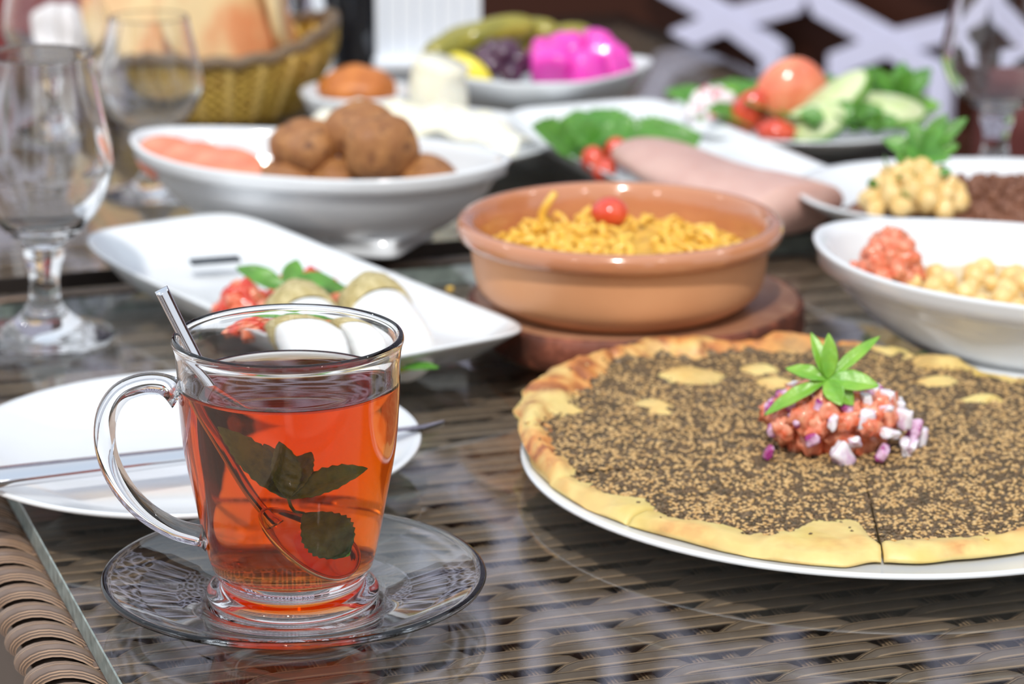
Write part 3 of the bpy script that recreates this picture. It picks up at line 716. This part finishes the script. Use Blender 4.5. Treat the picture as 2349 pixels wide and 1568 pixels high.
# falafel
fal = [proto('falafel', blob(.0205, .0175, .0165, .10, 1.6, 4, k), MT['falafel']) for k in range(3)]
for k, (x, y, z, s, l) in enumerate([(-.1180, 1.5830, .0560, (1, 1, 1.0), 'left upper falafel ball of the pile in the boat bowl'), (-.0860, 1.5880, .0640, (1.15, 1, 1.05), 'rear upper falafel ball of the pile in the boat bowl'),
        (-.0730, 1.5640, .0585, (1.20, .95, 1.22), 'largest falafel ball, on top of the pile toward the viewer'), (-.1260, 1.5850, .0370, (1, 1, .9), 'low falafel ball at the left foot of the pile'),
        (-.0990, 1.5750, .0360, (1.05, .9, .9), 'low falafel ball under the middle of the pile'), (-.0480, 1.5680, .0390, (1.15, .95, .9), 'low falafel ball at the right foot of the pile'), (-.0740, 1.5960, .0370, (1.15, .95, .9), 'falafel ball hidden low at the rear of the pile')]):
    inst(fal[k % 3], 'falafel', l, 'falafel', 'falafel in the boat bowl', (x, y, z), rot=(0, .3*(k == 2), .4*k), sc=s)
for k in range(3):
    bm = lathe([(0, -.0035), (.019, -.0035), (.0215, -.002), (.0222, 0), (.0215, .002), (.019, .0035), (0, .0035)], 32)
    o = obj('tomato_slice', bm, MT['tomorange'], loc=(-.1980+.0165*k, 1.6180-.0065*k, .0400-.0015*k), rot=(.38, .30-.10*k, 0)); tag(o, ['leftmost coral tomato slice in the falafel bowl', 'middle coral tomato slice in the falafel bowl', 'coral tomato slice nearest the falafel'][k], 'tomato', 'tomato slices in the falafel bowl')
# ------------------------------------------------------------------ rectangular platters
def platter(label, loc, rz, A, B, z=.020, lift=.004):
    def o(s, zz, l, e=0, p=6):
        out = []
        for q in sellipse(A*s-e, B*s-e, p, 96):
            c = (abs(q.x)/A)**4; out.append(Vector((q.x, q.y, zz+l*c)))
        return out
    R_ = [o(.60, .0015, 0, 0), o(.60, 0, 0), o(.63, 0, 0), o(.64, .003, 0), o(.84, .007, .001), o(.985, z-.0015, lift), o(1, z, lift), o(.995, z+.0012, lift), o(.975, z+.0006, lift, 0), o(.86, .0115, .002), o(.72, .0068, .0005), o(.3, .006, 0)]
    return tag(obj('rectangular_platter', rings_bm(R_), MT['china'], loc=loc, rot=(0, 0, rz)), label, 'platter')
platter('white rectangular platter with cheese rolls, behind the tea mug', (-.1130, 1.4080, .0003), math.atan2(-.245, .170), .1490, .0560)
# dark mark printed on the platter's far end
pr = obj('printed_mark', box(-.0135, .0135, -.0045, .0045, 0, .0008), MT['print'], loc=(-.1600, 1.4790, .0156), rot=(.10, 0, .30)); tag(pr, 'small dark printed mark on the far end of the cheese platter', 'print')
platter('white rectangular platter with pink cold meat and lettuce', (.0990, 1.7390, .0003), math.atan2(-.245, .105), .1370, .0660)
# cheese rolls with spice ends
for k, (x, y, lab) in enumerate([(-.0950, 1.3020, 'left white cheese roll with a spice-coated end'), (-.0600, 1.3170, 'right white cheese roll with a spice-coated end')]):
    d = Vector((.0115, -.030, -.006)).normalized()
    c = thing('cheese_roll', lab, 'cheese', (x, y, .0240), group='cheese rolls on the platter'); c.rotation_euler = d.to_track_quat('Z', 'X').to_euler()
    bm = lathe([(0, .0335), (.009, .0325), (.0140, .0290), (.0162, .022), (.0172, .010), (.0170, -.004), (.0168, -.010)], 40)
    for v in bm.verts: v.co *= 1+.03*noise.noise(v.co*90)
    obj('cheese_body', bm, MT['labneh'], c)
    bm = lathe([(.0168, -.010), (.0182, -.012), (.0186, -.020), (.0172, -.029), (.0125, -.0345), (0, -.0360)], 40)
    for v in bm.verts: v.co *= 1+.07*noise.noise(v.co*160)
    obj('spice_coat', bm, MT['zaatar'], c)
rd = [proto('chopped_tomato', blob(.0062, .0055, .005, .35, 2.2, 3, k+8, boxy=.5), MT['tomato'] if k % 2 else MT['tomred']) for k in range(4)]
for i in range(26):
    a = 2.399*i; r = math.sqrt((i+.5)/26); inst(rd[i % 4], 'chopped_tomato', 'chopped red tomato piece in the left heap on the cheese platter', 'tomato', 'chopped tomato at the left of the cheese rolls', (-.1340+.0125*r*math.cos(a), 1.3600+.017*r*math.sin(a), .0150+.0165*(1-r*r)))
for i in range(14):
    a = 2.399*i; r = math.sqrt((i+.5)/14); inst(rd[i % 4], 'chopped_tomato', 'chopped red tomato piece in the far heap on the cheese platter', 'tomato', 'chopped tomato behind the cheese rolls', (-.1070+.018*r*math.cos(a), 1.4080+.012*r*math.sin(a), .0150+.010*(1-r*r)))
pm = thing('platter_mint', 'dark green mint leaves between the cheese rolls and tomato', 'herb', (-.1130, 1.3780, .026))
for L, W, d, nr in [(.030, .012, (-.02, .004, .012), (.2, -.6, .8)), (.026, .014, (.012, -.004, .006), (0, -.6, .8)), (.032, .014, (.026, .006, .004), (0, -.5, .9)), (.02, .011, (.004, .01, .014), (0, -1, .2)), (.022, .012, (.018, -.012, -.004), (0, -.5, .9))]:
    lf('leaf', L, W, pm.location, d, nr, MT['leaf'], pm, bend=.4, fold=.25)
o = lf('mint_leaf', .018, .008, Vector((-.0520, 1.2760, .0165)), (.018, .003, .0015), (0, -.2, 1), MT['leaf'], bend=.2); tag(o, 'small green leaf on the near rim of the cheese platter', 'herb')
o = obj('oil_pool', blob(.009, .012, .0006, .2, 2, 3), mat('olive_oil', (.55, .50, .05), .05, coat=1), loc=(-.0560, 1.2880, .0135), rot=(.1, 0, -.9)); tag(o, 'little yellow olive oil pool beside the right cheese roll', 'oil')

# pink meat, lettuce, tomatoes
path = spline([(.0760, 1.7020, .0300), (.0880, 1.6720, .0300), (.1080, 1.6380, .0270), (.1310, 1.6080, .0245), (.1500, 1.5880, .0235), (.1620, 1.5720, .0230)], 30)
pk = tube(path, lambda u: .0230+.013*math.sin(PI*.5*min(1, (u-.1)*1.3)) if u > .10 else .0230*math.sqrt(max(.02, 1-(1-u/.10)**2)), 28, flat=.40)
for v in pk.verts: v.co.z += .0012*noise.noise(v.co*40)
tag(obj('cold_meat', pk, MT['pink']), 'long smooth slab of pink cold meat on the lettuce platter', 'meat')
lt = thing('lettuce_garnish', 'ruffled green lettuce leaves at the far left of the pink meat', 'lettuce', (.0640, 1.7450, .016))
for k in range(12):
    a = -2.6+k*.62; lf('leaf', random.uniform(.036, .048), .030, lt.location+Vector((.022*math.cos(a*2.3), .012*math.sin(a), 0)), (math.cos(a)*.034, math.sin(a)*.02, .014+.010*random.random()), (0, -.6, .8), MT['leaf'], lt, bend=.5, fold=.2, serr=.10)
for k, (x, y, z, l) in enumerate([(.0490, 1.7010, .0230, 'lower cherry tomato at the left of the pink meat'), (.0640, 1.7080, .0270, 'upper cherry tomato at the left of the pink meat'), (.0560, 1.686, .0195, 'cherry tomato nearest the viewer on the lettuce platter')]):
    inst(ct.data, 'cherry_tomato', l, 'tomato', 'cherry tomatoes on the lettuce platter', (x, y, z), sc=.85)

# ------------------------------------------------------------------ chickpea boat contents
CB = Vector((.2700, 1.3350)); ra = math.radians(-28)
def cb(x, y): return (CB.x+x*math.cos(ra)-y*math.sin(ra), CB.y+x*math.sin(ra)+y*math.cos(ra))
rows = [[Vector((p.x, p.y, .0320+.0022*noise.noise(Vector((p.x*60, p.y*60, 0)))+.0040*(1-s))) for p in sellipse(.108*s, .0650*s, 2.0, 64)] for s in (.05, .2, .4, .6, .8, .95, 1.0)]
tag(obj('chickpea_dip', rings_bm(rows+[[Vector((p.x*.86, p.y*.86, .022)) for p in rows[-1]]]), MT['hummus'], loc=(CB.x, CB.y, .0003), rot=(0, 0, ra)), 'beige dip surface inside the right boat-shaped bowl', 'food')
chk = [proto('chickpea', blob(.0052, .0048, .0046, .12, 2, 3, k), MT['chick']) for k in range(2)]
for i in range(60):
    a = 2.399*i; r = math.sqrt((i+.5)/60); x, y = cb(.008+.084*r*math.cos(a), .050*r*math.sin(a)-.002)
    inst(chk[i % 2], 'chickpea', 'whole chickpea on the dip in the right boat-shaped bowl', 'chickpea', 'chickpeas on the dip in the boat bowl', (x, y, .0365+.004*(1-r)), sc=random.uniform(.8, 1.35))
for i in range(30):
    a = 2.399*i; r = math.sqrt((i+.5)/30); x, y = cb(-.090+.0150*r*math.cos(a), -.004+.018*r*math.sin(a))
    inst(tomc[i % 4], 'tomato_dice', 'coral tomato dice heaped at the left end of the chickpea bowl', 'tomato', 'tomato dice in the chickpea bowl', (x, y, .0360+.0200*(1-r*r)), sc=random.uniform(.6, .9))

# meat plate behind
MP = Vector((.2860, 1.5850))
def oval_plate(A, B, h, p=2.3):
    def o(s, z): return [Vector((q.x, q.y, z)) for q in sellipse(A*s, B*s, p, 96)]
    return rings_bm([o(.55, .0015), o(.55, 0), o(.58, 0), o(.60, .003), o(.82, h*.5), o(.985, h-.0016), o(1, h), o(.99, h+.0012), o(.96, h), o(.80, h*.5+.003), o(.66, .0075), o(.1, .007)])
tag(obj('oval_plate', oval_plate(.1240, .0860, .030), MT['china'], loc=(MP.x, MP.y, .0003), rot=(0, 0, -.05)), 'white oval plate of minced meat behind the chickpea bowl', 'plate')
rows = [[Vector((p.x, p.y, .016+.016*(1-s**3)+.002*noise.noise(Vector((p.x*90, p.y*90, 0))))) for p in sellipse(.100*s, .062*s, 2.0, 72)] for s in (.03, .15, .3, .45, .6, .75, .88, 1.0)]
tag(obj('minced_meat', rings_bm(rows+[[Vector((p.x*.9, p.y*.9, .010)) for p in rows[-1]]]), MT['mince'], loc=(MP.x, MP.y-.004, .0003)), 'dark browned mince spread over the oval plate', 'meat')
mc = [proto('mince_crumb', blob(.0040, .0034, .003, .4, 2, 2, k+20), MT['mince']) for k in range(2)]
for i in range(150):
    a = 2.399*i; r = math.sqrt((i+.5)/150); inst(mc[i % 2], 'mince_crumb', 'browned crumb of minced meat on the oval plate', 'meat', 'mince crumbs on the oval plate', (MP.x+.094*r*math.cos(a), MP.y-.004+.057*r*math.sin(a), .0175+.0165*(1-r**3)), sc=random.uniform(.7, 1.3))
for i in range(34):
    a = 2.399*i; r = math.sqrt((i+.5)/34); x = .2260+.029*r*math.cos(a); y = 1.5520+.020*r*math.sin(a)
    inst(chk[i % 2], 'chickpea', 'whole chickpea heaped on the mince', 'chickpea', 'chickpeas heaped on the minced meat', (x, y, .0300+.021*(1-r*r)), sc=random.uniform(1.0, 1.5))
for i in range(10):
    a = i*.63; inst(chk[i % 2], 'chickpea', 'whole chickpea heaped on the mince', 'chickpea', 'chickpeas heaped on the minced meat', (.2260+.014*math.cos(a), 1.5520+.010*math.sin(a), .0350), sc=1.5)
for i in range(18):
    a = 2.399*i; r = math.sqrt((i+.5)/18); x = .2240+.028*r*math.cos(a); y = 1.5500+.020*r*math.sin(a)
    o = inst(proto('parsley_fleck', leaf_bm(.008, .006, nu=6, nv=2), MT['leaf']) if i == 0 else pf, 'parsley_fleck', 'chopped parsley fleck on the chickpeas over the mince', 'herb', 'parsley flecks on the chickpeas', (x, y, .0360+.021*(1-r*r)))
    pf = o.data
ps = thing('parsley_sprig', 'parsley sprig standing on the chickpeas over the mince', 'herb', (.2300, 1.5620, .0560))
for L, W, d in [(.024, .012, (-.018, 0, .010)), (.028, .011, (.012, 0, .024)), (.022, .012, (.018, -.003, .008)), (.020, .012, (-.004, .003, .016)), (.034, .010, (.024, 0, .024)), (.018, .012, (-.01, -.008, .002)), (.018, .012, (.008, -.008, .002))]:
    lf('leaf', L, W, ps.location, d, (0, -.7, .6), MT['leaf'], ps, bend=.4, fold=.3, serr=.12)

# ------------------------------------------------------------------ salad plate
SP = Vector((.1950, 1.8700))
plate('salad_plate', 'round white plate of mixed salad near the lattice screen', .0930, .0170, (SP.x, SP.y, .0003))
bedl = thing('salad_greens', 'bed of green leaves under the sliced vegetables on the salad plate', 'leaves', (SP.x, SP.y, .012))
for k in range(22):
    a = k*2.399; r = .058*math.sqrt((k+.5)/22)
    lf('leaf', random.uniform(.034, .050), .024, bedl.location+Vector((r*math.cos(a)*1.0, r*math.sin(a)*.9-.004, .004)), (math.cos(a)*.030, math.sin(a)*.02, .010+.012*random.random()), (0, -.4, .9), MT['leaf'] if k % 3 else MT['leaf_light'], bedl, bend=.6, fold=.2, serr=.1)
to = obj('tomato_half', blob(.0260, .0160, .0270, .05, 1, 4, 5), MT['tomorange'], loc=(.1840, 1.8420, .0330), rot=(0, .35, .2)); tag(to, 'large pink-orange tomato half standing on the salad', 'tomato')
for k, (x, y, z, s, ry, l) in enumerate([(.1540, 1.8250, .0270, (.6, .45, 1.1), .5, 'red tomato wedge left of the large tomato half'), (.1700, 1.7950, .0210, (.85, .7, .6), 0, 'small red tomato chunk at the front of the salad')]):
    inst(ct.data, 'tomato_wedge', l, 'tomato', None, (x, y, z), rot=(0, ry, 0), sc=tuple(v*1.9 for v in s) if k == 0 else tuple(v*1.6 for v in s))
for k, (x, y, z, L, rot, l) in enumerate([(.2080, 1.8220, .0330, .032, (.5, -.65, .25), 'cucumber slice leaning beside the large tomato half'), (.2440, 1.8250, .0280, .027, (.6, .1, -.1), 'cucumber slice at the right of the salad plate'), (.1950, 1.8000, .0250, .022, (.9, -.3, 0), 'cucumber slice low at the front of the salad')]):
    c = thing('cucumber_slice', l, 'cucumber', (x, y, z), rot=rot, group='cucumber slices on the salad plate')
    obj('flesh', rings_bm([[Vector((p.x, p.y, zz)) for p in sellipse(L*.93, .0125, 2, 40)] for zz in (-.0042, -.004, .004, .0042)]), MT['cuc'], c)
    obj('peel', rings_bm([[Vector((p.x, p.y, zz)) for p in sellipse(L*s, .0135*s, 2, 40)] for s, zz in ((.94, -.0040), (1, -.003), (1, .003), (.94, .0040))], False, False), MT['cucskin'], c)
rdp = [proto('radish_chunk', blob(.0080, .007, .006, .3, 2, 3, k+30, boxy=.5), MT['radish']) for k in range(2)]
for i in range(16):
    a = 2.399*i; r = math.sqrt((i+.5)/16); inst(rdp[i % 2], 'radish_chunk', 'white radish chunk with red peel at the left of the salad', 'radish', 'radish chunks on the salad plate', (.1330+.016*r*math.cos(a), 1.8520+.020*r*math.sin(a), .0200+.014*(1-r*r)), sc=random.uniform(.7, 1.1))
hb_ = thing('herb_bunch', 'curly dark green herb hanging over the front rim of the salad plate', 'herb', (.2160, 1.7960, .0240))
for k in range(14):
    a = random.uniform(0, 2*PI); lf('leaf', random.uniform(.012, .022), .012, hb_.location+Vector((random.uniform(-.016, .020), random.uniform(-.008, .006), random.uniform(-.006, .008))), (math.cos(a), math.sin(a)*.4, .5), (0, -.7, .6), MT['leaf'], hb_, bend=.5, serr=.12)
hb2 = thing('herb_bunch', 'green herb tip standing at the back right of the salad', 'herb', (.2560, 1.8600, .0300))
for k in range(9):
    a = k*.7; lf('leaf', random.uniform(.022, .034), .012, hb2.location, (math.cos(a), math.sin(a)*.4, .7), (0, -.7, .6), MT['leaf'], hb2, bend=.5, serr=.12)

# ------------------------------------------------------------------ pickle bowl
PB = Vector((.0160, 1.9350))
def sq_bowl(A, h, p=5):
    def o(s, z, l=0): return [Vector((q.x, q.y, z+l*(math.hypot(q.x, q.y)/(A*1.25))**4)) for q in sellipse(A*s, A*s, p, 96)]
    return rings_bm([o(.5, .0015), o(.5, 0), o(.54, 0), o(.56, .003), o(.72, .012), o(.90, h*.7, .003), o(.99, h-.002, .006), o(1, h, .006), o(.985, h+.001, .006), o(.955, h-.002, .005), o(.84, h*.65, .003), o(.66, .016), o(.4, .009), o(.05, .008)])
tag(obj('square_bowl', sq_bowl(.0660, .034), MT['china'], loc=(PB.x, PB.y, .0003), rot=(0, 0, PI/4+.1)), 'white square bowl of mixed pickles', 'bowl')
tn = [proto('pickled_turnip', blob(.0170, .0110, .0160, .16, 1.3, 3, k+40, boxy=.7), MT['turnip']) for k in range(3)]
for k, (x, y, z, s) in enumerate([(.0270, 1.9000, .0420, 1.1), (.0500, 1.8960, .0400, 1.0), (.0600, 1.9150, .0440, 1.0), (.0700, 1.9180, .0400, .90), (.0380, 1.9190, .0500, .95), (.0560, 1.9330, .0480, 1.0), (.0220, 1.9230, .0430, .9)]):
    inst(tn[k % 3], 'pickled_turnip', 'bright magenta pickled turnip piece '+['nearest the olives, at the bowl front', 'at the middle front of the square bowl', 'second from the right corner of the square bowl', 'at the right corner of the square bowl', 'topmost of the pile in the square bowl', 'at the back of the pile in the square bowl', 'behind the one beside the olives'][k], 'pickle', 'pickled turnip in the square bowl', (x, y, z), sc=s)
olv = proto('black_olive', blob(.0090, .0078, .0078, .04, 1, 3, 1), MT['olive'])
for k in range(12):
    a = 2.399*k; r = math.sqrt((k+.5)/12); inst(olv, 'black_olive', 'dark olive heaped beside the turnip in the square bowl', 'olive', 'olives in the square bowl', (-.0080+.019*r*math.cos(a), 1.9180+.020*r*math.sin(a), .0360+.016*(1-r*r)))
pkm = proto('pickled_cucumber', tube(spline([(-.030, 0, -.002), (-.012, .003, .002), (.012, .003, .002), (.030, -.002, -.002)], 14), lambda u: .0105*math.sqrt(max(.03, 1-(2*u-1)**4)), 16), MT['pickle'])
for k, (x, y, z, rz) in enumerate([(-.0360, 1.9440, .0470, .5), (-.0250, 1.9620, .0500, .2), (.0050, 1.9640, .0520, -.2), (-.0100, 1.9480, .0560, .35), (.0320, 1.9700, .0460, .5)]):
    inst(pkm, 'pickled_cucumber', 'olive-green pickled cucumber, '+['leftmost in the square bowl', 'second from the left in the square bowl', 'lying behind the olives', 'topmost, lying over the others behind the olives', 'rearmost, behind the magenta turnip'][k], 'pickle', 'pickled cucumbers in the square bowl', (x, y, z), rot=(0, -.15, rz), sc=.95)
lm = obj('lemon_wedge', blob(.018, .007, .009, .05, 1, 3, 3), MT['lemon'], loc=(-.0290, 1.8990, .0400), rot=(0, .55, -.3)); tag(lm, 'yellow lemon wedge at the left corner of the pickle bowl', 'lemon')

# ------------------------------------------------------------------ cheese sheets plate, small bowl
plate('cheese_plate', 'round white plate of cream cheese sheets behind the falafel bowl', .0880, .0180, (-.0560, 1.7950, .0003))
def sheet(L, W, h, seed, wav=3):
    rows = []
    for i in range(25):
        u = i/24; x = (u-.5)*L; ring_ = []
        zc = h*math.sin(u*PI)+.0025*math.sin(u*PI*2*wav+seed)
        for k in range(13):
            v = k/12; y = (v-.5)*W*(1-.25*abs(2*u-1)**3); ring_.append(Vector((x, y, zc+.003*math.sin(v*7+seed+u*4))))
        ring_ += [p-Vector((0, 0, .0028)) for p in reversed(ring_)]
        rows.append(ring_)
    return rings_bm(rows)
for k, (x, y, z, L, W, rz, l) in enumerate([(-.0330, 1.7650, .0240, .085, .034, -.45, 'cream cheese sheet folded at the front right of its plate'), (-.0600, 1.7850, .0280, .090, .036, -.25, 'cream cheese sheet in the middle of its plate'), (-.1000, 1.7900, .0240, .070, .036, .2, 'cream cheese sheet at the left of its plate')]):
    tag(obj('cheese_sheet', sheet(L, W, .008, k*2.0), MT['cream'], loc=(x, y, z), rot=(.25, 0, rz)), l, 'cheese', 'cream cheese sheets')
bm = tube(spline([(0, 0, -.022), (.001, 0, -.008), (-.001, 0, .008), (0, 0, .020)], 14), lambda u: .0210-.003*u, 24, up=Vector((0, 1, 0)))
for v in bm.verts: v.co += v.normal*0+Vector((.0015*noise.noise(v.co*70), .0015*noise.noise(v.co*70+Vector((3, 0, 0))), 0))
tag(obj('rolled_cheese', bm, MT['cream'], loc=(-.0485, 1.8280, .0400), rot=(.1, .12, 0)), 'upright cream-coloured roll in front of the pickle bowl', 'cheese')
tag(obj('small_bowl', lathe([(0, .002), (.024, .002), (.0245, 0), (.027, 0), (.029, .004), (.034, .012), (.0375, .020), (.0390, .0245), (.0382, .0255), (.0368, .0245), (.032, .014), (.026, .008), (0, .007)], 64), MT['china'], loc=(-.1060, 1.9060, .0003), rot=(0, 0, 0)), 'small round white bowl holding a fried pastry', 'bowl')
tag(obj('fried_pastry', blob(.0270, .0250, .0170, .08, 2, 4, 6), MT['friedorange'], loc=(-.1060, 1.9060, .0250)), 'domed orange-brown fried pastry in the small white bowl', 'pastry')

# ------------------------------------------------------------------ bread basket
BK = Vector((-.2060, 1.9750))
bk = thing('bread_basket', 'golden woven basket with a dark rim holding pita bread', 'basket', (BK.x, BK.y, .0003))
def br(z): return .056+.024*min(1, z/.045)**.8
def rimz(a): return .034+.024*(.5+.5*math.cos(a-.1))+.004*math.cos(3*a)
NS = 44
for k in range(12):
    bm = bmesh.new(); pth = []
    for i in range(NS*2+1):
        a = PI*i/NS; zt_ = .003+(rimz(a)-.006)*k/11; r = br(zt_)+.0016*(1 if i % 2 else -1)*(1 if k % 2 else -1)
        pth.append(Vector((r*math.cos(a)*1.0, r*math.sin(a), zt_)))
    obj('weave_row', tube(pth, .0030, 6, flat=1.0), MT['basket'], bk)
for i in range(NS):
    a = 2*PI*(i+.25)/NS
    if i % 2 == 0:
        obj('stake', tube([Vector((br(z)*math.cos(a), br(z)*math.sin(a), z)) for z in [rimz(a)*q/6 for q in range(7)]], .0042, 6), MT['basketlight'], bk)
obj('rim_braid', tube([Vector((br(.06)*math.cos(a), br(.06)*math.sin(a), rimz(a)+.001*math.sin(a*20))) for a in [PI*i/60 for i in range(121)]], .0048, 8), MT['basketdark'], bk)
obj('basket_base', lathe([(0, 0), (.058, 0), (.060, .003), (0, .004)], 40), MT['basket'], bk)
for k, (x, y, z, r, rx, ry, l) in enumerate([(-.2420, 1.9700, .0700, .058, 1.30, -.20, 'leftmost pita standing in the basket'), (-.2020, 1.9560, .0800, .058, 1.30, .05, 'pita at the front of the basket'), (-.1700, 1.9880, .0780, .054, 1.30, .15, 'toasted orange-brown pita at the right of the basket'), (-.2120, 2.0150, .0850, .058, 1.30, 0, 'pita at the back of the basket')]):
    bm = lathe([(0, -.0045), (r*.8, -.004), (r*.96, -.0028), (r, 0), (r*.96, .0028), (r*.8, .005), (0, .006)], 48)
    for v in bm.verts: v.co.z += .005*noise.noise(v.co*22+Vector((k, 0, 0)))
    tag(obj('pita_bread', bm, MT['pita'], loc=(x, y, z), rot=(rx, ry, k*.8)), l, 'bread', 'pita in the basket')

# ------------------------------------------------------------------ goblets
gp = [(0, .0020), (.020, .0016), (.0335, .0006), (.0350, .0010), (.0352, .0022), (.0335, .0032), (.022, .0060), (.0125, .0130), (.0086, .0195), (.0074, .028), (.0082, .036), (.0105, .043), (.0096, .0475), (.0125, .0510), (.0200, .0575), (.0290, .0690), (.0345, .0830), (.0354, .0920), (.0340, .1040), (.0310, .1200), (.0282, .1350), (.0268, .1440), (.0266, .1456), (.0258, .1458), (.0254, .1448),
      (.0268, .1350), (.0294, .1200), (.0322, .1040), (.0334, .0920), (.0324, .0838), (.0270, .0710), (.0180, .0600), (.0080, .0555), (0, .0545)]
goblet = obj('wine_goblet', lathe(dens(gp, 3), 96), MT['glass'], loc=(-.2365, 1.3830, .0003), rot=(0, math.radians(1), 0)); tag(goblet, 'stemmed clear glass goblet at the left edge, on the near table', 'goblet', 'empty goblets on the tables')
for loc, s, l in [((-.2200, 1.7000, .0003), .90, 'stemmed clear glass goblet between the falafel bowl and bread basket'), ((.3040, 1.7500, .0003), 1.04, 'stemmed clear glass goblet at the right edge of the picture'), ((-.3020, 1.8600, .0003), 1.0, 'stemmed clear glass goblet at the far upper left, behind the nearest one')]:
    c = goblet.copy(); COL.objects.link(c); c.location = loc; c.rotation_euler = (0, 0, 0); c.scale = (s, s, s*.84); c['label'] = l

# ------------------------------------------------------------------ back of the table and beyond
mn = thing('menu_stand', 'upright white ruled menu card behind the pickle bowl', 'menu', (-.0640, 2.1300, .0003), rz=.12)
obj('card', box(-.0400, .0400, -.001, .001, .0, .190, bev=.0004), MT['paper'], mn, smooth=False)
for k in range(7): obj('ruled_line', box(-.033+.0105*k, -.0315+.0105*k, -.0016, -.0011, .01, .180), MT['papergrey'], mn, smooth=False)
obj('foot', box(-.042, .042, -.018, .018, 0, .006, bev=.001), MT['paper'], mn, smooth=False)
bt = thing('dark_bottle', 'black glass bottle with a green label behind the small bowl', 'bottle', (-.1180, 2.1500, .0003))
obj('bottle_body', lathe([(0, .001), (.022, 0), (.0245, .003), (.0245, .13), (.022, .15), (.011, .175), (.010, .21), (.0115, .212), (.0115, .222), (0, .222)], 48), MT['bottle'], bt)
o = obj('label_band', rings_bm([[Vector((rr*math.cos(t), rr*math.sin(t), z)) for t in [-.9+1.5*q/12 for q in range(13)]]+[Vector(((rr-.0004)*math.cos(t), (rr-.0004)*math.sin(t), z)) for t in [.6-1.5*q/12 for q in range(13)]] for rr, z in ((.0250, .03), (.0250, .12))]), MT['greenlabel'], bt); o.rotation_euler = (0, 0, 0)
tm = obj('tumbler', lathe([(0, .001), (.019, 0), (.0205, .002), (.0240, .110), (.0232, .111), (.0195, .008), (0, .007)], 64), MT['glass'], loc=(-.1530, 2.0900, .0003)); tag(tm, 'straight clear tumbler between the basket and dark bottle', 'tumbler')
nk = obj('folded_napkin', sheet(.055, .05, .012, 1.0), MT['napkin'], loc=(-.3350, 2.0900, .0230), rot=(1.1, 0, .3)); tag(nk, 'white folded cloth behind the left goblets', 'napkin')
def chair(loc, rz, label, top=.18, fab='redfab'):
    c = thing('dining_chair', label, 'chair', loc, rz)
    obj('seat', box(-.23, .23, -.22, .22, -.34, -.25, bev=.03), MT[fab], c)
    obj('backrest', box(-.23, .23, .19, .25, -.22, top, bev=.025), MT[fab], c)
    for x in (-.2, .2):
        for y in (-.19, .19): obj('leg', box(x-.02, x+.02, y-.02, y+.02, -.75, -.33, bev=.003), MT['metal_dark'], c, smooth=False)
        obj('back_post', box(x-.015, x+.015, .205, .235, -.34, -.20, bev=.003), MT['metal_dark'], c, smooth=False)
    return c
chair((-.560, 2.75, 0), .25, 'dark red upholstered chair beyond the far table, upper left')
chair((.700, 2.28, 0), PI+WA, 'low dark red upholstered chair beyond the right goblet', top=-.045, fab='darkred')
cr = obj('food_crumb', blob(.0022, .0020, .0015, .3, 2, 2, 2), MT['pasta'], loc=(-.0335, 1.4750, .0015)); tag(cr, 'tiny yellow crumb on the glass between the platter and dish', 'crumb')
